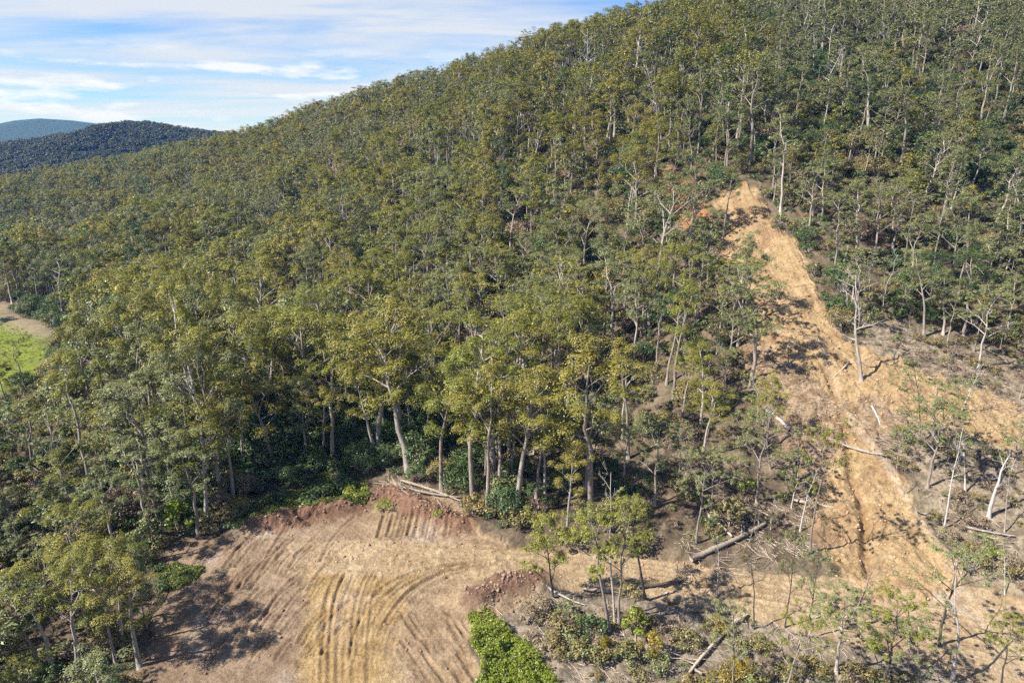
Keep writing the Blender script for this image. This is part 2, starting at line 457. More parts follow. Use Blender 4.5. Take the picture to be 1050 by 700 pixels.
def soil_material():
    k = NT('soil_and_litter')
    at = k.n('ShaderNodeAttribute', attribute_name='soil_colour')
    ge = k.n('ShaderNodeNewGeometry')
    no = k.n('ShaderNodeTexNoise', i={'Vector': ge.outputs['Position'], 'Scale': 2.6, 'Detail': 7.0, 'Roughness': .7})
    no2 = k.n('ShaderNodeTexNoise', i={'Vector': ge.outputs['Position'], 'Scale': .55, 'Detail': 5.0, 'Roughness': .6})
    v = k.ramp(no.outputs[0], [(.3, (.55, .52, .49)), (.5, (.97, .97, .97)), (.7, (1.3, 1.3, 1.28))])
    v2 = k.ramp(no2.outputs[0], [(.32, (.76, .74, .71)), (.5, (1, 1, 1)), (.68, (1.16, 1.16, 1.15))])
    col = k.mix(1.0, at.outputs['Color'], v, 'MULTIPLY')
    col = k.mix(1.0, col, (.88, .88, .88), 'MULTIPLY')
    col = k.mix(1.0, col, v2, 'MULTIPLY')
    bp = k.n('ShaderNodeBump', i={'Strength': 1.0, 'Distance': .28, 'Height': no.outputs[0]})
    b = k.n('ShaderNodeBsdfPrincipled', i={'Base Color': col, 'Roughness': .95, 'Specular IOR Level': .15, 'Normal': bp.outputs[0]})
    k.n('ShaderNodeOutputMaterial', i={0: b.outputs[0]})
    return k.m
M_soil = soil_material()

# one sheet of vertices, cut along the soil borders into named pieces that share their edges
fm = {k: MK[k][GF].mean(1) for k in ('road', 'pad', 'scar', 'paddock')}
owner = np.zeros(len(GF), int)
owner[fm['paddock'] > .5] = 4
owner[fm['pad'] > .5] = 2
owner[fm['scar'] > .5] = 3
owner[fm['road'] > .5] = 1
for idx, nm in enumerate(('ground', 'dirt_road', 'cleared_pad', 'bare_slope', 'paddock')):
    sel = GF[owner == idx]
    if not len(sel): continue
    used, inv = np.unique(sel.ravel(), return_inverse=True)
    me = mesh_from(nm, GV[used], inv.reshape(-1, 4), [M_soil], smooth_shade=True,
                   attrs={'soil_colour': ('POINT', 'FLOAT_COLOR', np.hstack([c[used], np.ones((len(used), 1))]))})
    link(nm, me, kind='structure')

# ------------------------------------------------------------------ tree building
def tube(path, rad, sides=6):
    path = np.asarray(path, float); rad = np.asarray(rad, float)
    t = np.gradient(path, axis=0); t /= np.linalg.norm(t, axis=1)[:, None] + 1e-9
    ref = np.array([1.0, 0.13, 0.05]) if abs(t[:, 0]).mean() < .7 else np.array([.05, .13, 1.0])
    a = np.cross(t, ref); a /= np.linalg.norm(a, axis=1)[:, None] + 1e-9
    b = np.cross(t, a)
    ang = np.linspace(0, 2 * np.pi, sides, endpoint=False)
    V = path[:, None] + rad[:, None, None] * (np.cos(ang)[None, :, None] * a[:, None] + np.sin(ang)[None, :, None] * b[:, None])
    V = V.reshape(-1, 3)
    n = len(path)
    i, j = np.meshgrid(np.arange(n - 1), np.arange(sides), indexing='ij')
    q = np.stack([i * sides + j, i * sides + (j + 1) % sides, (i + 1) * sides + (j + 1) % sides, (i + 1) * sides + j], -1).reshape(-1, 4)
    # caps
    cap = []
    for base in (0, (n - 1) * sides):
        for s in range(1, sides - 1, 2):
            cap.append([base, base + s, base + min(s + 1, sides - 1), base + min(s + 2, sides - 1)] if s + 2 < sides else [base, base + s, base + s + 1, base + s + 1])
    cap = [cc for cc in cap if len(set(cc)) == 4]
    if cap: q = np.vstack([q, np.array(cap)])
    return V, q

class Acc:
    def __init__(s): s.V = []; s.Q = []; s.n = 0
    def add(s, vq):
        V, q = vq; s.V.append(V); s.Q.append(q + s.n); s.n += len(V)
    def get(s): return np.vstack(s.V), np.vstack(s.Q)

def leaves(r, centers, radii, per, size, flat=.62, upbias=.35, aspect=.5, core=.45):
    """leaf-sized quads through the volume of each clump"""
    C = np.repeat(centers, per, 0); R = np.repeat(radii, per)
    N = len(C)
    d = r.normal(size=(N, 3)); d[:, 2] += upbias * 1.3
    d /= np.linalg.norm(d, axis=1)[:, None]
    rr = core + (1 - core) * r.random(N) ** .6
    # lobed, uneven outline
    lob = 1 + .34 * np.sin(d[:, 0] * 5 + C[:, 0] * 3) * np.cos(d[:, 1] * 4 + C[:, 1] * 2) + .12 * np.sin(d[:, 0] * 11 + d[:, 2] * 9 + C[:, 1] * 5)
    P = C + d * (R * rr * lob)[:, None] * np.array([1, 1, flat])
    nrm = d * 1.0 + r.normal(size=(N, 3)) * .34 + np.array([0, 0, .25 + .3 * (upbias > .5)])
    nrm /= np.linalg.norm(nrm, axis=1)[:, None]
    t = np.cross(nrm, r.normal(size=(N, 3))); t /= np.linalg.norm(t, axis=1)[:, None] + 1e-9
    b = np.cross(nrm, t)
    s = size * (.6 + .8 * r.random(N))
    t *= s[:, None]; b *= (s * aspect)[:, None]
    V = np.stack([P - t, P - b * .9 + nrm * (s * .18)[:, None], P + t, P + b * .9 + nrm * (s * .18)[:, None]], 1).reshape(-1, 3)
    Q = np.arange(N * 4).reshape(N, 4)
    ctint = np.repeat(r.random(len(centers)), per)
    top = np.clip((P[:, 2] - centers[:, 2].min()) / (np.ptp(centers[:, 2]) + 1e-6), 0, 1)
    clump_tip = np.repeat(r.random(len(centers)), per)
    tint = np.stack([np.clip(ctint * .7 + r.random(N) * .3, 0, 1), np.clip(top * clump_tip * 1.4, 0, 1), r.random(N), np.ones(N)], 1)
    return V, Q, np.repeat(tint, 4, 0)

def gum(seed, H, cr, cb, nl, clr, per, lsize, lean=.06, sub=2, trad=None, crown_flat=.62, keep=1.0, wob=.03, tb=None, core=.45, lobes=2, spread=.45, lr=(.6, .95)):
    r = np.random.default_rng(seed)
    acc = Acc()
    tr = trad or H * .0135
    n = 9
    tt = np.linspace(0, 1, n)
    la = r.uniform(0, 6.28)
    px = np.cumsum(r.normal(0, wob, n)) * H * .35 * tt; py = np.cumsum(r.normal(0, wob, n)) * H * .35 * tt
    path = np.stack([px + np.cos(la) * lean * H * tt ** 1.5, py + np.sin(la) * lean * H * tt ** 1.5, -0.6 + (H * .88 + .6) * tt], 1)
    path[0, :2] = path[1, :2] * 0
    rad = tr * (1 - .82 * tt) ; rad[0] *= 1.35
    acc.add(tube(path, rad, 7))
    cents, rads = [], []
    def at(t):
        return np.array([np.interp(t, tt, path[:, k]) for k in range(3)])
    az = r.uniform(0, 6.28)
    for i in range(nl):
        f = (i + r.uniform(0, .6)) / nl
        t = cb + (.97 - cb) * f
        az += 2.4 + r.uniform(-.5, .5)
        shape = .55 + .75 * np.sin(np.pi * np.clip(f * .8 + .22, 0, 1))
        Ln = cr * shape * r.uniform(.7, 1.12)
        p0 = at(t)
        out = np.array([np.cos(az), np.sin(az), 0])
        rise = r.uniform(.35, .95) + .5 * f
        p1 = p0 + out * Ln * .45 + np.array([0, 0, Ln * .5 * rise]) + r.normal(0, .12, 3) * Ln * .3
        p2 = p0 + out * Ln * .78 + np.array([0, 0, Ln * .8 * rise]) + r.normal(0, .15, 3) * Ln * .3
        p3 = p0 + out * Ln + np.array([0, 0, Ln * 1.05 * rise]) + r.normal(0, .1, 3) * Ln * .3
        r0 = max(.05, np.interp(t, tt, rad) * .62)
        acc.add(tube([p0, p1, p2, p3], [r0, r0 * .7, r0 * .45, .02], 5))
        if r.random() < keep: cents.append(p3); rads.append(clr * r.uniform(.75, 1.25))
        for s in range(sub):
            q0 = p1 * (1 - s / max(sub, 1)) + p2 * (s / max(sub, 1))
            sd = out * r.uniform(.1, .7) + np.array([-out[1], out[0], 0]) * r.choice([-1, 1]) * r.uniform(.4, 1) + np.array([0, 0, r.uniform(.3, 1.0)])
            q2 = q0 + sd * Ln * .42
            q1 = (q0 + q2) / 2 + r.normal(0, .06, 3) * Ln
            acc.add(tube([q0, q1, q2], [r0 * .5, r0 * .35, .015], 4))
            if r.random() < keep: cents.append(q2); rads.append(clr * r.uniform(.5, .9))
    top = path[-1]
    for k in range(3):
        q = top + np.array([r.normal(0, .16) * cr, r.normal(0, .16) * cr, H * .12 * r.uniform(.4, 1)])
        acc.add(tube([top, (top + q) / 2 + r.normal(0, .05, 3) * cr, q], [rad[-1] * .9, rad[-1] * .6, .02], 4))
        if r.random() < max(keep, .5): cents.append(q); rads.append(clr * r.uniform(.8, 1.1))
    out = [acc.get(), None]
    if len(cents) and per:
        # break each clump in lobes
        C = []; R = []
        for cc, rr in zip(cents, rads):
            for k in range(lobes):
                C.append(cc + r.normal(0, spread, 3) * rr * np.array([1, 1, .5])); R.append(rr * r.uniform(*lr))
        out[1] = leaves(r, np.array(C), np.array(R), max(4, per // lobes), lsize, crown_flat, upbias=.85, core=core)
    return out

def dead(seed, H, cr, cb, nl, sub=3, tr=None, lean=.05, wob=.05):
    r = np.random.default_rng(seed)
    acc = Acc()
    tr = tr or H * .014
    n = 9; tt = np.linspace(0, 1, n); la = r.uniform(0, 6.28)
    path = np.stack([np.cumsum(r.normal(0, wob, n)) * H * .35 * tt + np.cos(la) * lean * H * tt, np.cumsum(r.normal(0, wob, n)) * H * .35 * tt + np.sin(la) * lean * H * tt, -.6 + (H + .6) * tt], 1)
    rad = tr * (1 - .9 * tt ** 1.1) + .015; rad[0] *= 1.3
    trunk = Acc(); trunk.add(tube(path, rad, 7))
    az = r.uniform(0, 6)
    def branch(p0, d, Ln, r0, depth):
        pts = [p0]; p = p0.copy(); dd = d.copy()
        for k in range(4):
            dd = dd + r.normal(0, .22, 3) + np.array([0, 0, .1]); dd /= np.linalg.norm(dd)
            p = p + dd * Ln / 4; pts.append(p)
        acc.add(tube(pts, np.linspace(r0, .018, 5), 5 if depth == 0 else 4))
        if depth < 2:
            for k in range(sub if depth == 0 else 2):
                j = r.integers(1, 4)
                nd = (pts[j + 1] - pts[j]); nd /= np.linalg.norm(nd)
                nd = nd + r.normal(0, .6, 3); nd /= np.linalg.norm(nd)
                branch(pts[j], nd, Ln * r.uniform(.4, .65), max(.02, r0 * (1 - j / 5) * .6), depth + 1)
    for i in range(nl):
        t = cb + (1 - cb) * (i + r.uniform(0, .7)) / nl
        az += 2.4 + r.uniform(-.6, .6)
        p0 = np.array([np.interp(t, tt, path[:, k]) for k in range(3)])
        d = np.array([np.cos(az), np.sin(az), r.uniform(.3, 1.1)]); d /= np.linalg.norm(d)
        branch(p0, d, cr * r.uniform(.6, 1.2) * (1.15 - .5 * t), max(.03, np.interp(t, tt, rad) * .6), 0)
    return [trunk.get(), acc.get()]

def shrub(seed, H, W, n, per, lsize, flat=.85):
    r = np.random.default_rng(seed)
    acc = Acc(); C = []; R = []
    for i in range(n):
        az = r.uniform(0, 6.28); rr = W * .5 * math.sqrt(r.random())
        z = H * (.35 + .55 * (1 - (rr / (W * .5)) ** 2) * r.uniform(.6, 1))
        p = np.array([np.cos(az) * rr, np.sin(az) * rr, z])
        acc.add(tube([np.array([p[0] * .12, p[1] * .12, -.3]), np.array([p[0] * .5, p[1] * .5, z * .55]), p], [.05 + H * .008, .04, .015], 4))
        C.append(p); R.append(W * r.uniform(.16, .27))
    return [acc.get(), leaves(r, np.array(C), np.array(R), per, lsize, flat, .3, .55)]

# prototypes: (kind, leaf key, bark key, H)
PRO = []
def reg(cls, leaf, bark, H, cr, data):
    (tv, tq), lf = data
    PRO.append(dict(cls=cls, leaf=leaf, bark=bark, H=H, cr=cr, tv=tv, tq=tq, lf=lf))
def build_set(lod):
    if lod == 'near': per, ls = 520, .098
    else: per, ls = 104, .225
    s0 = 100
    out = []
    def R(cls, leaf, bark, H, cr, data): out.append(dict(cls=cls, leaf=leaf, bark=bark, H=H, cr=cr, data=data))
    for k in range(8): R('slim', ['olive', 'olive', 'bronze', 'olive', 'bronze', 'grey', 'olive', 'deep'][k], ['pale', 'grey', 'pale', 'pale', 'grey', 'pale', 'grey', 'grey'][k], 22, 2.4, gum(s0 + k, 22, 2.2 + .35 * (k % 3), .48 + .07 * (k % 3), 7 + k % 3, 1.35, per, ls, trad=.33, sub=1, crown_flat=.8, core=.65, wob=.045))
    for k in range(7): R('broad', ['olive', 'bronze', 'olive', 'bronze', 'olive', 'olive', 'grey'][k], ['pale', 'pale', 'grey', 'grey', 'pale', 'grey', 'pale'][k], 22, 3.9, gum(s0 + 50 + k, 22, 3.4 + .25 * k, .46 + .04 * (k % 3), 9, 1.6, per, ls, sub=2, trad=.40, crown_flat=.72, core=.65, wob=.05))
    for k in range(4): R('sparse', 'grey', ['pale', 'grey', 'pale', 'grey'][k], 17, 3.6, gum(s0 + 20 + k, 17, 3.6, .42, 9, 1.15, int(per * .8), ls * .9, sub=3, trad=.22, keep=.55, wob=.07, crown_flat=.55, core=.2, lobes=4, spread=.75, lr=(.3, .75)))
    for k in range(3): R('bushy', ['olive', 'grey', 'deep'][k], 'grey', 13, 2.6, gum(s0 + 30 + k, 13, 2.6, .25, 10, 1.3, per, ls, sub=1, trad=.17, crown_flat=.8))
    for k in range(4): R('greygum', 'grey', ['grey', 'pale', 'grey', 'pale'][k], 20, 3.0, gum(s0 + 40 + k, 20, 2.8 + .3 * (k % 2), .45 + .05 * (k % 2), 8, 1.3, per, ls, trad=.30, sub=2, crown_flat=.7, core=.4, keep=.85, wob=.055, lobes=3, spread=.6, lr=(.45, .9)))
    return out
NEAR, MID = build_set('near'), build_set('mid')
DEAD = [dict(cls='dead', H=18, cr=4, data=dead(60, 18, 4.2, .42, 9)), dict(cls='dead', H=16, cr=3.5, data=dead(61, 16, 3.6, .5, 7, wob=.08)),
        dict(cls='dead', H=20, cr=3.4, data=dead(62, 20, 3.4, .38, 11, lean=.1)), dict(cls='dead', H=10, cr=2.4, data=dead(63, 10, 2.6, .45, 6, tr=.3))]
LEAFKEYS = ['olive', 'bronze', 'grey', 'deep']

_cache = {}
def proto_meshes(p, i, leafkey, barkkey):
    key = (p['cls'], i, leafkey, barkkey)
    if key not in _cache:
        tr, lf = p['data']
        tm = mesh_from('trunk', tr[0], tr[1], [M_bark[barkkey]], smooth_shade=True)
        cm = None
        if lf is not None:
            if len(lf) == 3: cm = mesh_from('crown', lf[0], lf[1], [M_leaf[leafkey]], attrs={'tint': ('POINT', 'FLOAT_COLOR', lf[2])})
            else: cm = mesh_from('branches', lf[0], lf[1], [M_bark[barkkey]], smooth_shade=True)
        _cache[key] = (tm, cm)
    return _cache[key]

def rotz(o, a, lx=0, ly=0): o.rotation_euler = (lx, ly, a)

def place_tree(name, p, i, leafkey, barkkey, loc, sxy, sz, rz, lean=(0, 0), **props):
    tm, cm = proto_meshes(p, i, leafkey, barkkey)
    e = bpy.data.objects.new(name, None); COL.objects.link(e)
    e.empty_display_size = 1
    e.location = loc; e.scale = (sxy, sxy, sz); rotz(e, rz, *lean)
    t = link('trunk', tm, e)
    if cm is not None: link('crown' if name != 'dead_tree' else 'branches', cm, e)
    for k, v in props.items(): e[k] = v
    return e

def gz1(x, y): return float(height(np.array([x]), np.array([y]), None, False)[0])

# ------------------------------------------------------------------ geometry-node scatter for uncountable masses (kind = stuff)
def scatter(name, sources, P, rot, scl, idx, label):
    col = bpy.data.collections.new(name + '_kinds')
    for q, (me) in enumerate(sources):
        o = bpy.data.objects.new('%s_kind_%02d' % (name, q), me); col.objects.link(o)
    me = mesh_from(name, P, np.zeros((0, 4), int), attrs={
        'srot': ('POINT', 'FLOAT_VECTOR', rot), 'sscl': ('POINT', 'FLOAT_VECTOR', scl), 'sidx': ('POINT', 'INT', idx)})
    o = link(name, me, kind='stuff', label=label)
    ng = bpy.data.node_groups.new(name, 'GeometryNodeTree')
    ng.interface.new_socket('Geometry', in_out='INPUT', socket_type='NodeSocketGeometry')
    ng.interface.new_socket('Geometry', in_out='OUTPUT', socket_type='NodeSocketGeometry')
    N = ng.nodes; Lk = ng.links
    gi = N.new('NodeGroupInput'); go = N.new('NodeGroupOutput')
    ci = N.new('GeometryNodeCollectionInfo'); ci.inputs['Collection'].default_value = col
    ci.inputs['Separate Children'].default_value = True; ci.inputs['Reset Children'].default_value = True
    ip = N.new('GeometryNodeInstanceOnPoints'); ip.inputs['Pick Instance'].default_value = True
    def attr(nm, typ):
        a = N.new('GeometryNodeInputNamedAttribute'); a.data_type = typ; a.inputs['Name'].default_value = nm
        return [s for s in a.outputs if s.enabled and s.name == 'Attribute'][0]
    e2r = N.new('FunctionNodeEulerToRotation')
    Lk.new(attr('srot', 'FLOAT_VECTOR'), e2r.inputs[0])
    Lk.new(gi.outputs[0], ip.inputs['Points']); Lk.new(ci.outputs[0], ip.inputs['Instance'])
    Lk.new(attr('sidx', 'INT'), ip.inputs['Instance Index'])
    Lk.new(e2r.outputs[0], ip.inputs['Rotation'])
    Lk.new(attr('sscl', 'FLOAT_VECTOR'), ip.inputs['Scale'])
    Lk.new(ip.outputs[0], go.inputs[0])
    md = o.modifiers.new('scatter', 'NODES'); md.node_group = ng
    return o

def joined(name, p, leafkey, barkkey):
    tr, lf = p['data']
    V = [tr[0]]; Q = [tr[1]]; mi = [np.zeros(len(tr[1]), int)]; tint = [np.ones((len(tr[0]), 4)) * .5]
    mats = [M_bark[barkkey]]
    if lf is not None:
        V.append(lf[0]); Q.append(lf[1] + len(tr[0]))
        if len(lf) == 3: mi.append(np.ones(len(lf[1]), int)); mats.append(M_leaf[leafkey]); tint.append(lf[2])
        else: mi.append(np.zeros(len(lf[1]), int)); tint.append(np.ones((len(lf[0]), 4)) * .5)
    return mesh_from(name, np.vstack(V), np.vstack(Q), mats, np.concatenate(mi), attrs={'tint': ('POINT', 'FLOAT_COLOR', np.vstack(tint))})

# ------------------------------------------------------------------ where trees stand
def jitter_grid(x0, x1, y0, y1, cell, r, j=.42):
    gx, gy = np.meshgrid(np.arange(x0, x1, cell), np.arange(y0, y1, cell))
    gx = gx + (np.arange(gx.shape[0]) % 2)[:, None] * cell * .5
    return (gx + r.uniform(-j, j, gx.shape) * cell).ravel(), (gy + r.uniform(-j, j, gy.shape) * cell).ravel()

# trees one can point at: (u, v of the foot, v of the top, prototype class, index, leaf, bark, spread, u of the top or None, label)
HEROES = [
    (143, 682, 578, 'slim', 0, 'bronze', 'pale', 1.5, 112, 'tall pale-trunked gum with a bronze crown at the left edge of the bare clearing'),
    (118, 676, 590, 'slim', 1, 'olive', 'pale', 1.15, 100, 'thinner pale gum directly left of the bronze-crowned gum at the clearing edge'),
    (80, 690, 560, 'broad', 0, 'olive', 'pale', .9, 60, 'olive gum with two pale trunk bends in the lower left corner stand'),
    (150, 640, 560, 'bushy', 1, 'grey', 'grey', .9, None, 'short grey-green gum right beside the left edge of the clearing'),
    (216, 494, 296, 'slim', 3, 'olive', 'white', 1.1, 192, 'very tall straight white-trunked gum left of the grassy bank behind the clearing'),
    (197, 478, 318, 'slim', 1, 'olive', 'pale', 1.2, 176, 'tall pale gum leaning beside the very tall white-trunked gum'),
    (160, 478, 300, 'broad', 2, 'olive', 'grey', .9, 138, 'broad olive gum left of the pair of very tall pale trunks'),
    (104, 470, 330, 'broad', 1, 'olive', 'pale', .95, 80, 'broad gum with slanting pale trunk in front of the small glade at left'),
    (120, 466, 350, 'slim', 2, 'olive', 'grey', 1.1, 104, 'slim grey-trunked gum beside the small glade at left'),
    (420, 484, 338, 'broad', 1, 'bronze', 'pale', 1.75, 402, 'big spreading yellow-olive gum with a thick pale forked trunk behind the clearing'),
    (453, 502, 372, 'slim', 1, 'olive', 'grey', 1.2, 446, 'slim dark-stemmed gum just right of the big spreading gum behind the clearing'),
    (549, 518, 410, 'slim', 2, 'olive', 'grey', 1.3, None, 'slim gum with a straight brown trunk above the middle of the road'),
    (567, 618, 528, 'bushy', 0, 'olive', 'dark', 1.0, 560, 'small round-crowned gum overhanging the front edge of the road'),
    (624, 650, 512, 'greygum', 1, 'olive', 'grey', .95, 603, 'thin leaning gum at the left of the clump in front of the road'),
    (634, 640, 510, 'sparse', 0, 'olive', 'grey', .85, 632, 'straight thin gum in the middle of the clump in front of the road'),
    (662, 616, 510, 'greygum', 2, 'olive', 'dark', .95, 642, 'dark-trunked gum leaning left at the right of the clump in front of the road'),
    (713, 560, 455, 'sparse', 3, 'grey', 'grey', .9, None, 'half-bare grey gum behind the road left of the big log'),
    (773, 645, 545, 'dead', 1, '', 'dark', .5, 778, 'thin dark leafless tree between the road and the fallen log at the bottom'),
    (805, 642, 540, 'sparse', 3, 'grey', 'dark', .55, 815, 'slender dark-stemmed gum with few leaves in front of the road'),
    (830, 570, 430, 'sparse', 1, 'olive', 'grey', .8, 845, 'tall thin gum with a sparse top at the foot of the bare slope'),
    (857, 692, 596, 'sparse', 2, 'grey', 'pale', 1.3, 862, 'gum with a wide flat fork of branches in front of the road'),
    (905, 712, 610, 'sparse', 0, 'olive', 'dark', 1.3, 912, 'low gum with dark drooping crown at the near edge of the road'),
    (963, 662, 545, 'sparse', 1, 'grey', 'dark', 1.0, 978, 'dark-trunked gum with tufts of leaves standing against the road at right'),
    (976, 702, 585, 'dead', 1, '', 'white', .9, 1004, 'white forked leafless tree at the near edge of the road at right'),
    (968, 541, 440, 'dead', 0, '', 'white', .55, 992, 'leaning white leafless trunk right of the bare slope'),
    (1014, 531, 465, 'dead', 3, '', 'white', 1.0, 1028, 'broken pale dead tree with splintered limbs near the right edge'),
    (951, 500, 405, 'sparse', 2, 'grey', 'grey', 1.2, 964, 'grey-green gum with a flat crown right of the bare slope'),
    (919, 482, 415, 'sparse', 0, 'grey', 'grey', .7, 925, 'small gum standing on the edge of the gully beside the bleached log'),
    (944, 455, 365, 'dead', 2, '', 'dark', .55, 945, 'thin dark bare-limbed tree on the upper bare patch at right'),
    (883, 396, 285, 'dead', 0, '', 'pale', 1.25, 884, 'stout grey bare-topped gum standing alone on the bare slope'),
    (857, 282, 196, 'sparse', 0, 'grey', 'pale', 1.0, 853, 'pale-limbed gum just right of the upper end of the bare slope'),
    (1003, 380, 290, 'sparse', 2, 'grey', 'white', 1.2, 1012, 'white-trunked gum with green tufts on the dry slope at right'),
    (947, 345, 255, 'slim', 3, 'grey', 'pale', 1.1, 953, 'pale twin-stemmed gum above the dry slope at right'),
    (756, 357, 262, 'sparse', 3, 'olive', 'grey', 1.1, 762, 'thin-crowned gum with bare lower limbs on the left rim of the bare slope'),
    (741, 244, 172, 'slim', 2, 'grey', 'grey', 1.1, None, 'dark straight-trunked gum at the top of the bare slope'),
    (605, 100, 28, 'dead', 0, '', 'white', 1.0, 602, 'white leafless tree high on the hill near the skyline'),
    (679, 150, 62, 'dead', 2, '', 'white', 1.1, 676, 'tall white leafless tree above the reddish gap in the wood'),
    (1022, 95, 55, 'dead', 3, '', 'white', 1.2, None, 'short white leafless tree at the far upper right'),
    (790, 480, 395, 'sparse', 1, 'olive', 'grey', .9, 778, 'grey-stemmed gum on the left side of the bare slope above the logs'),
    (566, 400, 262, 'sparse', 0, 'olive', 'pale', 1.3, 566, 'tall bare-limbed gum in the middle of the wood with pale upright trunk'),
    (690, 415, 290, 'slim', 0, 'olive', 'grey', 1.1, 693, 'tall brown-trunked gum in the wood left of the bare slope'),
    (1035, 490, 430, 'sparse', 3, 'grey', 'grey', 1.2, None, 'low spreading grey gum at the right edge above the splintered dead tree'),
    (126, 664, 556, 'broad', 2, 'olive', 'pale', .9, 112, 'full olive gum standing behind the bronze-crowned gum at the clearing edge'),
    (28, 402, 343, 'sparse', 1, 'olive', 'grey', 1.2, None, 'dark open-crowned gum standing against the bright green pasture at left'),
    (12, 430, 372, 'bushy', 0, 'olive', 'grey', 1.3, None, 'rounded gum below the bright green pasture at the left edge'),
    (752, 705, 610, 'sparse', 3, 'grey', 'grey', .8, 748, 'airy thin gum beside the fallen log at the bottom edge'),
    (806, 716, 618, 'sparse', 1, 'olive', 'grey', .9, 822, 'airy gum at the bottom edge between the fallen log and the wide-forked gum'),
    (940, 722, 628, 'sparse', 3, 'grey', 'grey', 1.0, 935, 'airy grey gum at the bottom edge left of the white forked tree'),
    (1024, 716, 625, 'sparse', 2, 'olive', 'dark', .9, 1032, 'thin dark gum in the bottom right corner'),
    (826, 655, 560, 'sparse', 3, 'grey', 'dark', .7, 838, 'slender half-bare gum leaning right across the middle of the road'),
    (630, 640, 490, 'dead', 0, '', 'pale', .55, 626, 'white dead limbs of the tallest bare tree in the clump in front of the road'),
]
CLS = {}
for i, p in enumerate(NEAR): CLS.setdefault(p['cls'], []).append((i, p))
for i, p in enumerate(DEAD): CLS.setdefault('dead', []).append((i, p))

hero_xy = []
for (u, v, vt, cls, ix, lf, bk, spread, ut, label) in HEROES:
    b = ground_at(u, v); x, y = b[0], b[1]; z = gz1(x, y)
    d = ray(ut if ut else u, vt)
    # height at which the crown top sits
    lo, hi = 1.0, 70.0
    for _ in range(30):
        m_ = (lo + hi) / 2
        if project(np.array([x, y, z + m_]))[1] > vt: lo = m_
        else: hi = m_
    H = lo
    i, p = CLS[cls][ix % len(CLS[cls])]
    lx = 0.0
    if ut:
        uu = project(np.array([x, y, z + H]))
        dx = (ut - uu[0]) * uu[2] / F
        lx = math.atan2(dx, H)
        lx = max(-.22, min(.22, lx))
    s = H / p['H']
    name = 'dead_tree' if cls == 'dead' else 'gum_tree'
    e = place_tree(name, p, i, lf, bk, (x, y, z), s * spread if s < 1.3 else s * spread * .8, s, 0, (0, 0), label=label, category='dead tree' if cls == 'dead' else 'tree', group='leafless trees standing on the slopes' if cls == 'dead' else 'gum trees of the wooded hillside')
    e.rotation_mode = 'XYZ'
    e.rotation_euler = (0, lx, 0)
    hero_xy.append((x, y, z, H, p['cr'] * s))
_r2 = random.Random(11)
for k, (u, v) in enumerate([(868, 330), (905, 318), (930, 352), (968, 400), (985, 425), (1010, 450), (1040, 470), (930, 505), (990, 505), (1030, 545), (1045, 410), (1025, 360),
                            (892, 305), (955, 300), (1038, 300), (835, 520), (820, 545), (790, 545), (768, 560), (742, 510), (700, 500), (735, 610), (870, 640), (930, 690), (1030, 610)]):
    b_ = ground_at(u, v); x, y = b_[0], b_[1]; z = gz1(x, y)
    ix = _r2.randrange(3); p = DEAD[ix]; H = _r2.uniform(6, 13); s = H / p['H']
    e = place_tree('dead_tree', p, ix, '', ['white', 'pale', 'grey', 'grey'][k % 4], (x, y, z), s * .8, s, _r2.uniform(0, 6.28), (_r2.gauss(0, .08), _r2.gauss(0, .08)),
        label='thin %s leafless tree, foot %d%% across and %d%% down the photo' % (['bleached', 'pale', 'grey', 'dull grey'][k % 4], round(u / 10.5), round(v / 7)), category='dead tree', group='leafless trees standing on the slopes')
    hero_xy.append((x, y, z, H, 2))
hero_xy = np.array(hero_xy)

tx, ty = jitter_grid(-480, 360, 20, 960, 6.9, rng, .55)
near_ = (tx > -420) & (tx < 260) & (ty > 20) & (ty < 340)
tm_ = {k: np.zeros(tx.shape) for k in Z}
_t = masks(tx[near_], ty[near_])
for k in Z: tm_[k][near_] = _t[k]
tz = height(tx, ty, None, False)
prob = np.ones(tx.shape)
right = smooth(-5, 25, tx - np.interp(ty, [60, 95, 140, 200, 300, 420], [70, 70, 62, 62, 85, 120]))
prob *= 1 - .05 * right
prob *= 1 - .38 * tm_['dryslope']
for k in ('pad', 'road', 'scar', 'paddock', 'padtrack', 'upper', 'upper2', 'midcut'):
    prob[tm_[k] > .12] = 0
prob[tm_['glade'] > .4] *= .15
prob[tm_['front'] > .2] = 0
prob[(ty < 78) & (tx > -41)] = 0
prob[(ty < 95) & (tx > 60)] = 0
prob[(ty < 57) & (tx > -66)] = 0
prob[(ty < 45)] = 0
prob[(ty < 112) & (tx < -30) & (tx > -90)] *= .92
openbank = G([(640, 590), (655, 520), (690, 470), (750, 430), (800, 450), (850, 560), (850, 600)])
prob[poly_sd(tx, ty, openbank) > 0] *= .85
prob *= np.where(fbm(tx, ty, 22, 3, .6, 81) < -.28, .35, 1)
# the grassy bank and cut behind the clearing stay open
bank = chaikin(G([(235, 545), (270, 505), (325, 480), (372, 478), (410, 490), (480, 515), (486, 560), (300, 560)]), 2)
prob[poly_sd(tx, ty, bank) > -1.0] = 0
keep = rng.random(tx.shape) < prob
for hx, hy, hz, hH, hc in hero_xy:
    keep &= np.hypot(tx - hx, ty - hy) > 2.6
uu, vv, zc = project(np.stack([tx, ty, tz + 15], 1))
keep &= (uu > -320) & (uu < 1370) & (vv > -420)
tx, ty, tz, right = tx[keep], ty[keep], tz[keep], right[keep]
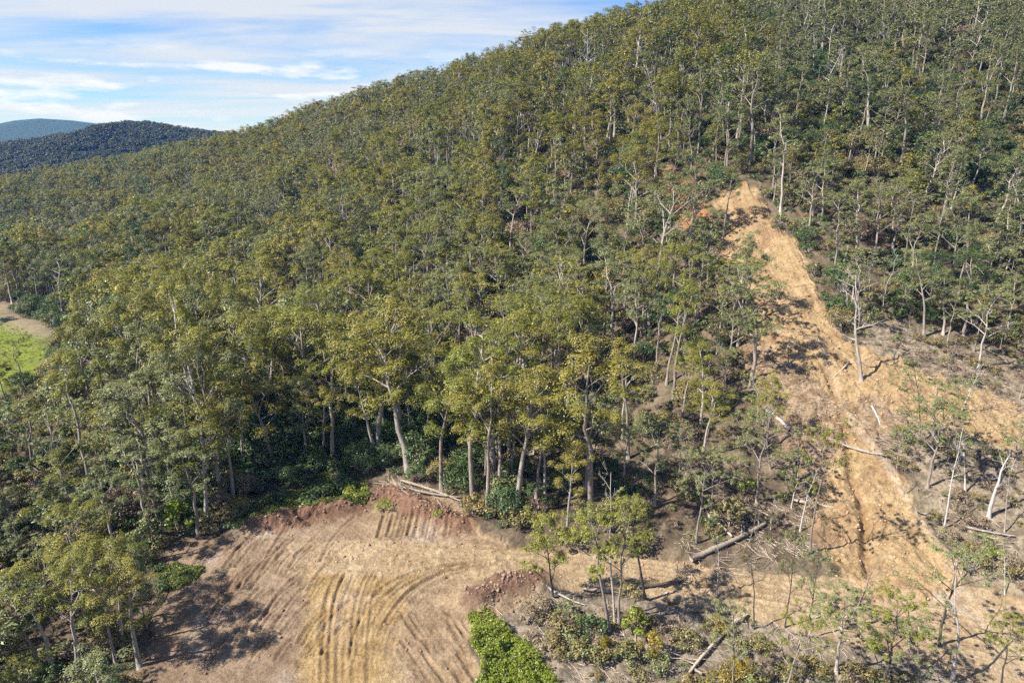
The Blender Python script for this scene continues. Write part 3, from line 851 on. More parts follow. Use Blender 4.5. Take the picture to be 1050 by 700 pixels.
# drop what lies well behind the crest
vis = np.ones(len(tx), bool)
for f in np.linspace(.35, .98, 26):
    hx = tx * f; hy = ty * f; lz = CAM[2] + (tz + 24 - CAM[2]) * f
    vis &= base_h(hx, hy) < lz + 4
tx, ty, tz, right = tx[vis], ty[vis], tz[vis], right[vis]
NT_ = len(tx)
patch = fbm(tx, ty, 60, 3, .5, 33)
q = rng.random(NT_)
kind = np.zeros(NT_, int)      # index in MID
names_idx = {c: [i for i, p in enumerate(MID) if p['cls'] == c] for c in ('slim', 'broad', 'sparse', 'bushy', 'greygum')}
nearscar = smooth(-14, -5, np.where((tx > 0) & (tx < 130) & (ty < 230) & (ty > 60), poly_sd(tx, ty, Z['scar']), -99))
nearscar = np.maximum(nearscar, poly_sd(tx, ty, openbank) > 0)
for i in range(NT_):
    if nearscar[i] > .5:
        kind[i] = rng.choice(names_idx['sparse'] if q[i] < (.3 if ty[i] > 125 else .65) else names_idx['greygum'] if q[i] < .85 else names_idx['slim']); continue
    if right[i] > .5 * rng.random() + .25:
        c = 'sparse' if q[i] < .2 else 'greygum' if q[i] < .7 else 'bushy' if q[i] < .9 else 'slim'
    else:
        g = .25 + .35 * max(0, patch[i] * 2)
        q[i] = np.clip(q[i] + .35 * patch[i], 0, .999)
        c = 'broad' if q[i] < .42 else 'slim' if q[i] < .42 + .34 * (1 - g * .5) else 'greygum' if q[i] < .88 else 'bushy' if q[i] < .95 else 'sparse'
    kind[i] = rng.choice(names_idx[c])
protoH = np.array([p['H'] for p in MID]); protoC = np.array([p['cr'] for p in MID])
targetH = np.where(right > .5, 18.0, 22.5) * rng.uniform(.55, 1.25, NT_) * np.where(rng.random(NT_) < .12, 1.3, 1) * (1 + .3 * fbm(tx, ty, 34, 3, .5, 47))
leftlow = smooth(-30, -55, tx) * smooth(190, 130, ty)
targetH = targetH * (1 - .2 * smooth(-30, -40, tx) * smooth(112, 95, ty)) * (1 + .15 * leftlow * smooth(92, 112, ty) - .0 * leftlow * smooth(92, 80, ty))
targetH = targetH * np.where(np.isin(kind, names_idx['bushy']), .62, 1)
targetH = targetH * (1 - np.where(ty > 125, .15, .34) * nearscar)
targetH = targetH * np.where((ty < 128) & (tx > -32) & (tx < 45), .8, 1)
targetH = np.minimum(targetH, np.where(ty > 360, 25.0, 33.0))
# the trees this side of the pasture are low enough to look over
for i in range(NT_):
    if ty[i] < 232 and tx[i] < -60:
        for _ in range(12):
            pu, pv, _c = project(np.array([tx[i], ty[i], tz[i] + targetH[i] * 1.03]))
            if pu < 78 and pv < np.interp(pu, [0, 45, 78], [412, 395, 330]) and targetH[i] > 3: targetH[i] *= .86
            else: break
sz = targetH / protoH[kind]
sxy = sz * rng.uniform(.88, 1.34, NT_) * np.where(sz < 1, 1.08, 1)
rz = rng.uniform(0, 6.283, NT_)

# which trees show largest: a coarse depth buffer of crowns
BW, BH = 525, 350
zb = np.full((BH, BW), 1e9); ib = np.full((BH, BW), -1)
cu, cv, cz = project(np.stack([tx, ty, tz + targetH * .78], 1))
for i in np.argsort(-cz):
    if cz[i] > 420: continue
    ru = protoC[kind[i]] * sxy[i] * F / cz[i] / 2 * .9; rv = targetH[i] * .24 * F / cz[i] / 2
    x0, x1, y0, y1 = int(cu[i] / 2 - ru), int(cu[i] / 2 + ru) + 1, int(cv[i] / 2 - rv), int(cv[i] / 2 + rv) + 1
    x0c, x1c, y0c, y1c = max(x0, 0), min(x1, BW), max(y0, 0), min(y1, BH)
    if x0c >= x1c or y0c >= y1c: continue
    yy, xx = np.mgrid[y0c:y1c, x0c:x1c]
    ib[y0c:y1c, x0c:x1c][((xx - cu[i] / 2) / ru) ** 2 + ((yy - cv[i] / 2) / rv) ** 2 < 1] = i
cnt = np.bincount(ib[ib >= 0], minlength=NT_)
n_ind = 300 - sum(1 for h in HEROES if h[3] != 'dead')
chosen = np.argsort(-cnt)[:n_ind]
is_ind = np.zeros(NT_, bool); is_ind[chosen] = True
LOOK = {'slim': 'slim', 'broad': 'broad', 'sparse': 'thin-leaved', 'bushy': 'short bushy', 'greygum': 'round'}
HUE = {'olive': 'olive', 'bronze': 'bronze-green', 'grey': 'grey-green', 'deep': 'dark green'}
SCAR_C = G([(760, 195), (775, 260), (800, 320), (820, 380), (850, 440), (870, 500), (890, 560), (900, 592)])
taken = set()
for i in chosen:
    p = NEAR[kind[i]]
    if tx[i] < -30 and ty[i] < 112: where = 'left of the clearing'
    elif ty[i] < 112 and tx[i] < 25: where = 'just behind the dirt road'
    else:
        sx = np.interp(ty[i], SCAR_C[::-1, 1], SCAR_C[::-1, 0])
        if 85 < ty[i] < 215 and abs(tx[i] - sx) < 22: where = 'beside the bare slope'
        elif tx[i] > sx: where = 'on the slope at right'
        elif ty[i] < 145 and tx[i] < 5: where = 'in the wood behind the clearing'
        elif tx[i] < -70: where = 'in the left wood'
        else: where = 'on the wooded hillside'
    pu, pv = round(cu[i] / 1050 * 100), round(cv[i] / 700 * 100)
    while (pu, pv) in taken: pv += 1
    taken.add((pu, pv))
    place_tree('gum_tree', p, int(kind[i]), p['leaf'], p['bark'], (tx[i], ty[i], tz[i]), sxy[i], sz[i], rz[i], (random.gauss(0, .04), random.gauss(0, .04)),
               label='%s %s gum %s, crown %d%% across, %d%% down' % (LOOK[p['cls']], HUE[p['leaf']], where, pu, pv), category='tree', group='gum trees of the wooded hillside')

rest = np.where(~is_ind)[0]
srcs = [joined('wood_tree', p, p['leaf'], p['bark']) for p in MID] + [joined('wood_dead_tree', p, '', 'white') for p in DEAD[:3]]
ridx = kind[rest].copy()
dd_ = rng.random(len(rest)) < .022 + .03 * right[rest]
ridx[dd_] = len(MID) + rng.integers(0, 3, dd_.sum())
scatter('eucalypt_forest', srcs, np.stack([tx, ty, tz], 1)[rest],
        np.stack([rng.normal(0, .03, len(rest)), rng.normal(0, .03, len(rest)), rz[rest]], 1),
        np.stack([sxy, sxy, sz], 1)[rest], ridx, 'dense olive green eucalypt wood covering the hillside up to the skyline')

# far wooded hill
fx_, fy_ = jitter_grid(-1500, -250, 780, 1560, 7.2, rng, .6)
fz_ = height(fx_, fy_, None, False)
fu, fv, fzc = project(np.stack([fx_, fy_, fz_ + 8], 1))
k_ = (fu > -350) & (fu < 330) & (fz_ > -44)
fx_, fy_, fz_ = fx_[k_], fy_[k_], fz_[k_]
far_src = [joined('far_tree', dict(data=gum(300 + q, 17, 3.6 + .4 * q, .3, 9, 1.9, 60, .55, trad=.2, sub=1)), 'far', 'pale') for q in range(4)]
sc_ = rng.uniform(.5, 1.3, len(fx_))
scatter('far_wood', far_src, np.stack([fx_, fy_, fz_], 1), np.stack([0 * fx_, 0 * fx_, rng.uniform(0, 6.28, len(fx_))], 1),
        np.stack([sc_ * 1.2, sc_ * 1.2, sc_], 1), rng.integers(0, 4, len(fx_)), 'dark wood covering the distant hill across the valley')

# ------------------------------------------------------------------ shrubs and undergrowth
SH = [shrub(400, 3.0, 3.4, 9, 70, .17), shrub(401, 2.4, 3.6, 10, 70, .16), shrub(402, 4.2, 3.0, 10, 80, .18), shrub(403, 1.6, 2.6, 7, 60, .13), shrub(404, 6.0, 5.0, 26, 110, .15), shrub(405, 5.0, 6.0, 28, 110, .15)]
_sc = {}
def place_shrub(name, ix, leafkey, u, v, W, H, label, cat='shrub', group=None):
    b = ground_at(u, v); z = gz1(b[0], b[1])
    if (ix, leafkey) not in _sc:
        a, lf = SH[ix]
        _sc[(ix, leafkey)] = (mesh_from('stem', a[0], a[1], [M_bark['grey']]), mesh_from('foliage', lf[0], lf[1], [M_leaf[leafkey]], attrs={'tint': ('POINT', 'FLOAT_COLOR', lf[2])}))
    s, f = _sc[(ix, leafkey)]
    e = bpy.data.objects.new(name, None); COL.objects.link(e)
    e.location = (b[0], b[1], z)
    bw = [3.4, 3.6, 3.0, 2.6][ix]; bh = [3.0, 2.4, 4.2, 1.6][ix]
    e.scale = (W / bw, W / bw, H / bh); e.rotation_euler = (0, 0, random.uniform(0, 6.28))
    link('stem', s, e); link('foliage', f, e)
    e['label'] = label; e['category'] = cat
    if group: e['group'] = group
    return e
SHRUBS = [
    (183, 547, 2, 'bright', 5.0, 6.0, 'bright green round bush at the back left corner of the clearing'),
    (156, 560, 0, 'grey', 5.5, 5.0, 'pale grey-green bush at the left edge of the clearing'),
    (137, 580, 1, 'deep', 5.0, 4.0, 'dark bush below the pale grey-green bush by the clearing'),
    (182, 470, 0, 'bright', 6, 5.5, 'bright green bush at the foot of the tall pale trunks'),
    (215, 515, 1, 'deep', 6, 4, 'dark bush at the shady back of the clearing'),
    (258, 500, 0, 'deep', 6.5, 5.0, 'dark bush left of the grassy bank behind the clearing'),
    (486, 530, 0, 'scrub', 4.2, 4.0, 'pale green bush at the right end of the ploughed bank'),
    (512, 520, 2, 'grey', 5, 5.5, 'grey-green bush above the left end of the road'),
    (528, 545, 1, 'scrub', 5, 3.2, 'low dull bush on the bank behind the road'),
    (580, 560, 0, 'scrub', 5, 3.2, 'low olive bush on the road bank behind the round-crowned gum'),
    (650, 562, 1, 'scrub', 6, 3.2, 'wide dull bush on the road bank left of the big log'),
    (747, 540, 2, 'scrub', 4.6, 5.4, 'upright olive bush behind the big log'),
    (728, 545, 3, 'deep', 3.2, 2.4, 'small dark green bush at the upper side of the big log'),
    (766, 505, 3, 'bright', 3.0, 2.6, 'small bright green bush above the big log'),
    (650, 650, 2, 'bright', 3.3, 4.2, 'tall lime green bush in the clump in front of the road'),
    (668, 672, 2, 'yellow', 2.9, 4.2, 'yellow-green bush at the right of the clump in front of the road'),
    (620, 674, 2, 'yellow', 2.1, 3.0, 'small yellow bush in the middle of the clump in front of the road'),
    (640, 678, 0, 'grey', 3.2, 2.4, 'grey-green bush between the two yellow bushes'),
    (606, 655, 0, 'deep', 4, 3.6, 'dark green bush under the thin gums in front of the road'),
    (578, 650, 1, 'scrub', 4.2, 3.0, 'brownish bush left of the thin gums in front of the road'),
    (567, 668, 0, 'scrub', 3.2, 2.4, 'low dull bush right of the bright green bracken strip'),
    (598, 675, 1, 'grey', 3.6, 2.4, 'pale green bush below the thin gums in front of the road'),
    (735, 648, 0, 'yellow', 3.0, 2.6, 'golden yellow bush at the near side of the road'),
    (703, 660, 1, 'scrub', 3.4, 2.2, 'dull bush left of the golden yellow bush'),
    (760, 690, 0, 'yellow', 4, 2.4, 'yellowish bush beside the fallen log at the bottom'),
    (800, 700, 1, 'scrub', 4, 2.4, 'dull green bush at the bottom edge right of the fallen log'),
    (830, 690, 0, 'scrub', 3.4, 2.4, 'rounded olive bush at the foot of the wide-forked gum'),
    (880, 705, 1, 'scrub', 4, 2.6, 'low green bush at the bottom edge below the road'),
    (735, 700, 3, 'yellow', 3.4, 1.8, 'low golden bush at the bottom edge left of the fallen log'),
    (1018, 576, 3, 'bright', 2.9, 2.0, 'single bright green bush on the dry bank near the right edge'),
    (1035, 590, 1, 'scrub', 4, 2.0, 'dull bush below the single bright green bush'),
    (1000, 572, 1, 'scrub', 4, 1.8, 'low grey bush left of the single bright green bush'),
    (926, 448, 3, 'bright', 1.8, 1.9, 'tiny bright bush beside the thin dark bare-limbed tree'),
    (395, 522, 3, 'bright', 3.2, 1.8, 'bright green bush on the windrow behind the clearing'),
    (365, 512, 1, 'bright', 4.0, 2.0, 'bright bush on the grassy bank behind the clearing'),
    (330, 515, 1, 'deep', 7.0, 2.8, 'wide dark green bush on the grassy bank behind the clearing'),
    (302, 520, 3, 'bright', 4.0, 1.6, 'low light green bush at the left end of the windrow'),
    (345, 500, 1, 'deep', 5.5, 2.4, 'dark bush at the top of the grassy bank behind the clearing'),
    (310, 492, 0, 'deep', 5.5, 3.6, 'dark green bush in the shade above the left end of the windrow'),
    (285, 515, 1, 'deep', 4.5, 2.2, 'low dark bush at the lower left of the grassy bank'),
    (450, 535, 3, 'bright', 2.0, 1.2, 'tiny green bush on the ploughed bank'),
]
for (u, v, ix, lk, W, H, lab) in SHRUBS: place_shrub('shrub', ix, lk, u, v, W, H, lab, group='bushes round the clearing and the road')

ux, uy = jitter_grid(-330, 260, 45, 400, 2.8, rng, .5)
um = masks(ux, uy)
pr = np.full(ux.shape, .85)
for k in ('pad', 'road', 'scar', 'paddock', 'padtrack', 'upper'): pr[um[k] > .1] = 0
pr *= 1 - .15 * um['dryslope']
pr[poly_sd(ux, uy, bank) > -.5] *= .12
ob_u = poly_sd(ux, uy, openbank) > 0
pr[ob_u] *= .8
pr[(poly_sd(ux, uy, Z['road']) > -4.5)] *= .12
pr[poly_sd(ux, uy, G([(476, 630), (498, 626), (520, 646), (552, 670), (576, 700), (610, 760), (488, 760)])) > 0] = 0
gully = np.exp(-(((ux + 42) / 32) ** 2 + ((uy - 140) / 26) ** 2))
kk = rng.random(ux.shape) < pr
ux, uy, gully = ux[kk], uy[kk], gully[kk]
dry_ = np.maximum(um['dryslope'], ob_u * .8)[kk]; fr_ = um['front'][kk]
uz = height(ux, uy, None, False)
und_src = []
for lk in ('deep', 'scrub', 'dry', 'grey'):
    for ix in (0, 1, 3, 4, 5):
        a, lf = SH[ix]
        und_src.append(joined('undergrowth_bush', dict(data=[a, lf]), lk, 'grey'))
uq = rng.random(len(ux))
ki = np.where(dry_ + fr_ > .5, np.where(uq < .35, 2, np.where(uq < .75, 1, 3)), np.where(uq < .35 + gully, 0, np.where(uq < .8, 1, np.where(uq < .9, 3, 2))))
us = rng.uniform(.35, 1.15, len(ux)) * (1 + 1.1 * gully) * np.where(fr_ > .5, .85, np.where(dry_ > .5, .72, 1)) * smooth(0, 1, .55 + (uy < 230) * .45)**0 * np.where(uy > 200, 1.35, 1)
us *= np.where(rng.random(len(ux)) < .12 * (dry_ + fr_ < .5), 1.9, 1)
und_form = rng.integers(0, 3, len(ux)); big_ = us > 1.25
und_form[big_] = 3 + rng.integers(0, 2, big_.sum()); us[big_] *= .52
scatter('undergrowth', und_src, np.stack([ux, uy, uz], 1), np.stack([0 * ux, 0 * ux, rng.uniform(0, 6.28, len(ux))], 1),
        np.stack([us * 1.15, us * 1.15, us], 1), ki * 5 + und_form, 'mixed dull green and brown undergrowth on the floor of the wood')

def tuft_mass(name, polys, n, size, leafkey, label, hgt=.5):
    P = []
    for poly in polys:
        lo, hi = poly.min(0), poly.max(0)
        X = rng.uniform(lo[0], hi[0], n); Y = rng.uniform(lo[1], hi[1], n)
        k = (poly_sd(X, Y, poly) + .9 * fbm(X, Y, 2.5, 3, .6, 61)) > 0
        P.append(np.stack([X[k], Y[k]], 1))
    P = np.vstack(P)
    zz = height(P[:, 0], P[:, 1], None, False)
    lump = .12 + 1.5 * np.clip(fbm(P[:, 0], P[:, 1], 1.9, 3, .6, 71) + .3, 0, 1)
    C = np.stack([P[:, 0], P[:, 1], zz + hgt * lump * rng.uniform(.1, 1.0, len(P))], 1)
    V, Q, T = leaves(rng, C, np.full(len(C), size * 1.6), 6, size, .7, .3, .45)
    T[:, 0] = np.clip(.5 + 1.1 * fbm(V[:, 0], V[:, 1], 2.5, 3, .6, 29) + .25 * (T[:, 2] - .5), 0, 1)
    me = mesh_from(name, V, Q, [M_leaf[leafkey]], attrs={'tint': ('POINT', 'FLOAT_COLOR', T)})
    return link(name, me, kind='stuff', label=label)
tuft_mass('bracken', [G([(480, 633), (498, 630), (516, 648), (545, 672), (566, 700), (595, 750), (492, 750), (491, 690)])], 8500, .16, 'bright', 'bright green bracken strip at the bottom beside the clearing', 1.5)
tuft_mass('grass', [G([(160, 584), (180, 577), (206, 582), (204, 590), (186, 604), (164, 606)]), G([(282, 520), (300, 500), (330, 488), (362, 492), (372, 510), (340, 524), (300, 534)]), G([(345, 508), (380, 505), (378, 520), (352, 522)]), G([(236, 545), (262, 515), (300, 500), (310, 520), (285, 538)]), G([(300, 497), (330, 478), (372, 482), (380, 500), (340, 508)])], 2400, .15, 'grass', 'patches of green grass around the bare clearing', .7)
tuft_mass('pasture', [Z['paddock']], 6000, .3, 'bright', 'bright green pasture at the left edge', .5)

# ------------------------------------------------------------------ fallen logs, sticks and stones
def log(ends, r0, r1, mat, label, nb=3, bend=.03, lift=.25, name='fallen_log'):
    a = ground_at(*ends[0]); b = ground_at(*ends[1])
    n = 9; tt = np.linspace(0, 1, n)
    X = a[0] + (b[0] - a[0]) * tt; Y = a[1] + (b[1] - a[1]) * tt
    Ln = math.hypot(b[0] - a[0], b[1] - a[1])
    off = Ln * bend * np.sin(tt * 3.1) * random.choice([-1, 1])
    nx_, ny_ = -(b[1] - a[1]) / Ln, (b[0] - a[0]) / Ln
    X += off * nx_; Y += off * ny_
    R = np.linspace(r0, r1, n) * (1 + .08 * rng.normal(size=n)); R[0] *= 1.25
    Zz = height(X, Y, None, False)
    Zs = np.maximum(Zz, np.polyval(np.polyfit(tt, Zz, 1), tt)) + R * .8 + lift
    e = bpy.data.objects.new(name, None); COL.objects.link(e)
    o0 = np.array([X[0], Y[0], Zz[0]]); e.location = o0
    path = np.stack([X, Y, Zs], 1) - o0
    t = tube(path, R, 9)
    link('trunk', mesh_from('trunk', t[0], t[1], [M_bark[mat]], smooth_shade=True), e)
    dirv = path[-1] - path[0]; dirv /= np.linalg.norm(dirv)
    for k in range(nb):
        f = rng.uniform(.45, .95); p = np.array([np.interp(f, tt, path[:, q_]) for q_ in range(3)])
        side = np.array([nx_, ny_, 0]) * random.choice([-1, 1])
        L_ = Ln * rng.uniform(.12, .3)
        p1 = p + (dirv * .6 + side * .6 + np.array([0, 0, rng.uniform(.1, .5)])) * L_ * .5
        p2 = p1 + (dirv * .6 + side * rng.uniform(.2, .9) + np.array([0, 0, rng.uniform(-.1, .4)])) * L_ * .6
        rb = np.interp(f, tt, R) * .5
        t = tube([p, p1, p2], [rb, rb * .6, .03], 5)
        link('branch', mesh_from('branch', t[0], t[1], [M_bark[mat]], smooth_shade=True), e)
    e['label'] = label; e['category'] = 'log'; e['group'] = 'fallen logs lying on the slopes and banks'
    return e
log([(708, 578), (784, 541)], .45, .26, 'log', 'long thick fallen log lying on the bank behind the road', 3)
log([(764, 632), (696, 704)], .28, .15, 'log', 'long pale fallen log slanting down at the bottom edge', 3)
log([(918, 473), (856, 450)], .28, .16, 'pale', 'bleached curved log lying across the top of the gully', 2, .06)
log([(784, 426), (808, 446)], .4, .3, 'white', 'short white log on the left rim of the bare slope', 1)
log([(412, 494), (472, 516)], .3, .16, 'log', 'pale fallen pole on the bank behind the clearing', 3)
log([(420, 504), (474, 512)], .24, .14, 'log', 'second pale pole lying just below the first on the bank', 2)
log([(812, 513), (856, 520)], .3, .16, 'log', 'grey log sticking out on to the bare slope', 2)
log([(725, 532), (750, 556)], .3, .2, 'log', 'short log leaning on the thick log behind the road', 1)
log([(598, 606), (640, 612)], .3, .2, 'log', 'pale log lying along the front edge of the road', 3)
log([(560, 612), (600, 626)], .18, .1, 'pale', 'grey branchy log at the right side of the brown heap', 4)
log([(870, 375), (852, 392)], .18, .1, 'log', 'thin stick leaning on the bare slope left of the lone gum', 1)
log([(893, 420), (902, 438)], .2, .12, 'white', 'short pale stick log in the gully below the lone gum', 1)
log([(985, 540), (1040, 552)], .2, .1, 'pale', 'grey branchy log under the splintered dead tree', 4)
log([(940, 525), (972, 532)], .2, .1, 'pale', 'short grey log at the right rim of the bare slope', 3)
log([(720, 690), (690, 668)], .15, .08, 'pale', 'thin grey branch log left of the log at the bottom edge', 4)
log([(985, 150), (1040, 146)], .35, .2, 'white', 'white log lying on the slope at the far upper right', 2)
log([(515, 345), (501, 372)], .22, .1, 'log', 'tan fallen trunk lying in the small reddish gap of the wood', 1)
log([(655, 604), (700, 596)], .3, .2, 'dark', 'dark log in the shade at the front of the road', 2)

def stump(u, v, H, lean, label):
    b = ground_at(u, v); z = gz1(b[0], b[1])
    tt = np.linspace(0, 1, 7)
    path = np.stack([lean * H * tt, 0 * tt, -.4 + (H + .4) * tt], 1)
    R = np.array([.75, .55, .48, .45, .42, .4, .28])
    t = tube(path, R, 10)
    V = t[0]; V += rng.normal(0, .04, V.shape)
    for k in range(10): V[60 + k, 2] += rng.uniform(-.3, .9)
    o = link('charred_stump', mesh_from('charred_stump', V, t[1], [M_bark['dark']], smooth_shade=True), label=label, category='stump')
    o.location = (b[0], b[1], z)
stump(811, 496, 5.0, .16, 'black leaning charred stump on the left rim of the bare slope')
stump(1002, 478, 2.0, -.1, 'low dark stump on the dry slope at right')

# sticks and clods: one mass each
def inside_pts(polys, n, cond=None):
    out = []
    for poly, m in polys:
        lo, hi = poly.min(0), poly.max(0)
        X = rng.uniform(lo[0], hi[0], m * 3); Y = rng.uniform(lo[1], hi[1], m * 3)
        k = poly_sd(X, Y, poly) > 0
        out.append(np.stack([X[k], Y[k]], 1)[:m])
    return np.vstack(out)
deb = [(Z['dryslope'], 2600), (Z['front'], 1100), (chaikin(G([(690, 600), (700, 540), (790, 440), (840, 470), (845, 560), (800, 590)]), 1), 1200),
       (chaikin(G([(770, 330), (850, 350), (880, 450), (860, 480), (800, 450)]), 1), 700), (chaikin(G([(380, 480), (420, 480), (478, 512), (470, 530), (390, 510)]), 1), 160),
       (chaikin(G([(880, 440), (935, 440), (935, 480), (905, 480)]), 1), 60)]
DP = inside_pts(deb, 0)
DP = np.vstack([DP[fbm(DP[:, 0], DP[:, 1], 4.5, 3, .6, 19) > -.05], inside_pts([(Z_litter, 500), (Z_litter2, 260)], 0)])
dz = height(DP[:, 0], DP[:, 1], None, False)
acc = Acc()
for (x, y), z in zip(DP, dz):
    a = rng.normal(2.6 * math.sin(x * .12 + y * .09), .7); Ln = rng.uniform(.4, 3.0) ** 1.2 * .8; up = rng.uniform(-.02, .35)
    d = np.array([math.cos(a), math.sin(a), up]); p = np.array([x, y, z + .12])
    q_ = p + d * Ln; m_ = (p + q_) / 2 + rng.normal(0, .1, 3) * Ln * .6
    r_ = rng.uniform(.02, .065)
    acc.add(tube([p - d * .2, m_, q_], [r_, r_ * .8, r_ * .3], 4))
V, Q = acc.get()
link('woody_debris', mesh_from('woody_debris', V, Q, [M_bark['log']]), kind='stuff', label='grey sticks and broken branches strewn over the dry slope')

ico_v = np.array([[0, 0, 1], [.9, 0, .3], [.28, .85, .3], [-.72, .53, .3], [-.72, -.53, .3], [.28, -.85, .3], [.72, .53, -.4], [-.28, .85, -.4], [-.9, 0, -.4], [-.28, -.85, -.4], [.72, -.53, -.4], [0, 0, -.8]])
ico_f = np.array([[0, 1, 2], [0, 2, 3], [0, 3, 4], [0, 4, 5], [0, 5, 1], [1, 6, 2], [2, 7, 3], [3, 8, 4], [4, 9, 5], [5, 10, 1], [6, 7, 2], [7, 8, 3], [8, 9, 4], [9, 10, 5], [10, 6, 1], [11, 7, 6], [11, 8, 7], [11, 9, 8], [11, 10, 9], [11, 6, 10]])
def rocks(pts, smin, smax):
    N = len(pts); zz = height(pts[:, 0], pts[:, 1], None, True)
    s = smin + (smax - smin) * rng.random(N) ** 3
    V = ico_v[None] * s[:, None, None] * rng.uniform(.6, 1.3, (N, 12, 1)) * rng.uniform(.7, 1.2, (N, 1, 3))
    a = rng.uniform(0, 6.28, N); ca, sa = np.cos(a)[:, None], np.sin(a)[:, None]
    V = np.stack([V[..., 0] * ca - V[..., 1] * sa, V[..., 0] * sa + V[..., 1] * ca, V[..., 2] * .8], -1)
    V += np.stack([pts[:, 0], pts[:, 1], zz + s * .2], 1)[:, None]
    return V.reshape(-1, 3), (ico_f[None] + (np.arange(N) * 12)[:, None, None]).reshape(-1, 3)
def rock_mat(name, c0, c1):
    k = NT(name)
    ge = k.n('ShaderNodeNewGeometry')
    no = k.n('ShaderNodeTexNoise', i={'Vector': ge.outputs['Position'], 'Scale': 1.3, 'Detail': 4.0})
    col = k.ramp(no.outputs[0], [(.35, c0), (.65, c1)])
    b = k.n('ShaderNodeBsdfPrincipled', i={'Base Color': col, 'Roughness': .95, 'Specular IOR Level': .1})
    k.n('ShaderNodeOutputMaterial', i={0: b.outputs[0]})
    return k.m
V, Q = rocks(inside_pts([(Z['scar'], 4200), (Z['road'], 350)], 0), .04, .27)
link('loose_stones', mesh_from('loose_stones', V, Q, [rock_mat('ochre_stone', (.32, .21, .10), (.48, .36, .22))]), kind='stuff', label='loose ochre stones and clods on the bare slope and road')
def line_pts(line, n, w):
    i = rng.integers(0, len(line) - 1, n); t = rng.random(n)[:, None]
    return line[i] * (1 - t) + line[i + 1] * t + rng.normal(0, w, (n, 2))
V, Q = rocks(np.vstack([line_pts(mound_a, 500, 1.6), line_pts(mound_b, 260, 1.5), line_pts(lip2, 300, 1.2), inside_pts([(Z['pad'], 260)], 0)]), .04, .34)
link('soil_clods', mesh_from('soil_clods', V, Q, [rock_mat('brown_clod', (.16, .10, .07), (.36, .25, .18))]), kind='stuff', label='brown soil clods heaped along the edge of the clearing')

# ------------------------------------------------------------------ blue mountains beyond
def mountains():
    xs = np.linspace(-5000, 1200, 260); rows = [(-1100, 0), (-650, .35), (-300, .75), (0, 1.0), (300, .8), (900, 0)]
    u = 525 + F * xs / (4200 * CP)
    prof = np.interp(u, [-400, -150, 0, 20, 45, 75, 100, 125, 150, 185, 200, 212, 224, 260, 500], [150, 190, 165, 200, 222, 206, 178, 150, 120, 105, 122, 128, 108, 80, 40])
    prof = (prof - 65) * 4200 / 6500 + 65
    prof = prof + 7 * fbm(xs, xs * 0, 500, 4, .5, 3)
    V = []
    for dy, k in rows:
        yy = 4200 + dy + 180 * fbm(xs, xs * 0 + dy, 900, 3, .5, 2)
        V.append(np.stack([xs, yy, -50 + (prof + 50) * k * (1 + .12 * fbm(xs, xs * 0 + dy, 300, 4, .5, 9) * (k < 1))], 1))
    V = np.vstack(V); n = len(xs)
    i, j = np.meshgrid(np.arange(len(rows) - 1), np.arange(n - 1), indexing='ij')
    Q = np.stack([i * n + j, i * n + j + 1, (i + 1) * n + j + 1, (i + 1) * n + j], -1).reshape(-1, 4)
    k = NT('distant_forest')
    b = k.n('ShaderNodeBsdfDiffuse', i={'Color': (.045, .06, .035, 1)})
    k.n('ShaderNodeOutputMaterial', i={0: b.outputs[0]})
    link('distant_mountains', mesh_from('distant_mountains', V, Q, [k.m], smooth_shade=True), kind='structure')
mountains()

# ------------------------------------------------------------------ air
HAZE = 0.00008
if HAZE:
    k = NT('valley_haze')
    pv = k.n('ShaderNodeVolumePrincipled', i={'Color': (.13, .40, 1.0, 1), 'Absorption Color': (1, 1, 1, 1), 'Density': HAZE, 'Anisotropy': 0.0})
    k.n('ShaderNodeOutputMaterial', i={'Volume': pv.outputs[0]})
    x0, x1, y0, y1, z0, z1 = -5500, 5500, -3100, 5500, -75, 240
    x0, x1, y0, y1 = min(XS[0], x0) - 50, max(XS[-1], x1) + 50, min(YS[0], y0) - 50, max(YS[-1], y1) + 50
    V = np.array([[x, y, z] for z in (z0, z1) for x, y in ((x0, y0), (x1, y0), (x1, y1), (x0, y1))])
    Q = np.array([[3, 2, 1, 0], [4, 5, 6, 7], [0, 1, 5, 4], [1, 2, 6, 5], [2, 3, 7, 6], [3, 0, 4, 7]])
    link('haze', mesh_from('haze', V, Q, [k.m]), kind='stuff', label='thin blue air between the camera and the far hills')

# ------------------------------------------------------------------ light and sky
SUN_DIR = np.array([-.86, -.30, 0.0]); SUN_DIR /= np.linalg.norm(SUN_DIR)
EL = radians(44)
S = np.array([SUN_DIR[0] * math.cos(EL), SUN_DIR[1] * math.cos(EL), math.sin(EL)])
ld = bpy.data.lights.new('sun', 'SUN'); ld.energy = 5.0; ld.angle = radians(.5); ld.color = (1, .945, .86)
lo = bpy.data.objects.new('sun', ld); COL.objects.link(lo)
from mathutils import Vector
lo.rotation_euler = Vector(S).to_track_quat('Z', 'Y').to_euler()

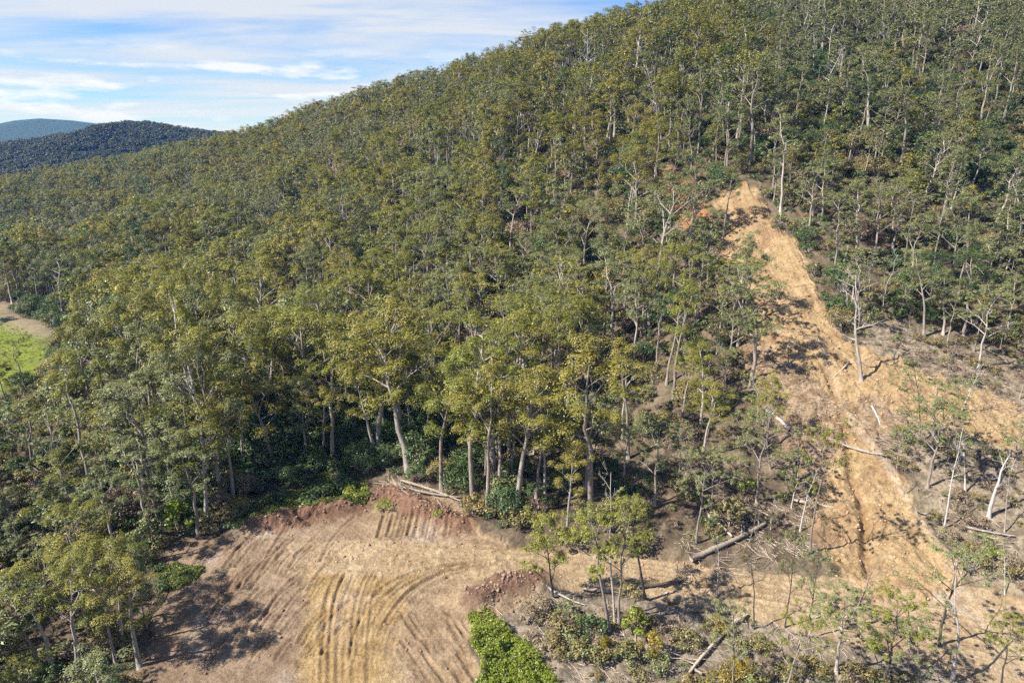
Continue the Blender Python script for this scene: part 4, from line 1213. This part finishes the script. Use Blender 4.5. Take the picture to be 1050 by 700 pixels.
k = NT('World', world=True)
w = k.m; sc.world = w
sky = k.n('ShaderNodeTexSky', sky_type='NISHITA')
sky.sun_disc = False; sky.sun_elevation = EL; sky.sun_rotation = math.atan2(S[0], S[1])
sky.altitude = 300; sky.air_density = 1.0; sky.dust_density = 0.0; sky.ozone_density = 6.0
tc = k.n('ShaderNodeTexCoord')
sep = k.n('ShaderNodeSeparateXYZ', i={0: tc.outputs['Generated']})
zz = k.math('ADD', k.math('MAXIMUM', sep.outputs[2], 0.0), .05)
cx = k.math('DIVIDE', sep.outputs[0], zz); cy = k.math('DIVIDE', sep.outputs[1], zz)
cv_ = k.n('ShaderNodeCombineXYZ', i={0: cx, 1: cy, 2: 0.0})
mp = k.n('ShaderNodeMapping', i={'Vector': cv_.outputs[0], 'Rotation': (0, 0, radians(12)), 'Scale': (.22, .55, 1), 'Location': (2.2, 1.15, 0)})
na = k.n('ShaderNodeTexNoise', i={'Vector': mp.outputs[0], 'Scale': 1.0, 'Detail': 8.0, 'Roughness': .6, 'Distortion': .6})
fa = k.ramp(na.outputs[0], [(.35, (.06, .06, .06)), (.58, (1, 1, 1))])
# a few small heaps of cloud low over the hills
mp2 = k.n('ShaderNodeMapping', i={'Vector': tc.outputs['Generated'], 'Scale': (9, 9, 46), 'Location': (3.1, 0, .4)})
nb = k.n('ShaderNodeTexNoise', i={'Vector': mp2.outputs[0], 'Scale': 1.0, 'Detail': 6.0, 'Roughness': .55})
fb = k.ramp(nb.outputs[0], [(.53, (0, 0, 0)), (.64, (1, 1, 1))])
low = k.ramp(sep.outputs[2], [(.0, (.0, .0, .0)), (.03, (1, 1, 1)), (.085, (1, 1, 1)), (.12, (0, 0, 0))])
fb = k.math('MULTIPLY', fb, low)
skyc = k.mix(1.0, sky.outputs[0], (.66, .84, 1.06), 'MULTIPLY')
bg1 = k.n('ShaderNodeBackground', i={'Color': skyc, 'Strength': .075})
bg2 = k.n('ShaderNodeBackground', i={'Color': (.93, .965, 1, 1), 'Strength': .42})
bg3 = k.n('ShaderNodeBackground', i={'Color': (.97, .98, 1, 1), 'Strength': .50})
clear = k.ramp(sep.outputs[2], [(.2, (1, 1, 1)), (.5, (.3, .3, .3))])
ms = k.n('ShaderNodeMixShader', i={0: k.math('MULTIPLY', k.math('MULTIPLY', fa, clear), .88), 1: bg1.outputs[0], 2: bg2.outputs[0]})
ms = k.n('ShaderNodeMixShader', i={0: k.math('MULTIPLY', fb, .85), 1: ms.outputs[0], 2: bg3.outputs[0]})
k.n('ShaderNodeOutputWorld', i={0: ms.outputs[0]})

vs = sc.view_settings
sc.display_settings.display_device = 'sRGB'
vs.view_transform = 'Standard'; vs.look = 'None'; vs.exposure = 1.06; vs.gamma = 1
sc.cycles.use_denoising = False; sc.cycles.denoiser = 'OPENIMAGEDENOISE'; sc.cycles.denoising_input_passes = 'RGB_ALBEDO_NORMAL'
sc.cycles.max_bounces = 5; sc.cycles.diffuse_bounces = 3; sc.cycles.transmission_bounces = 3; sc.cycles.volume_bounces = 0
sc.cycles.caustics_reflective = False; sc.cycles.caustics_refractive = False
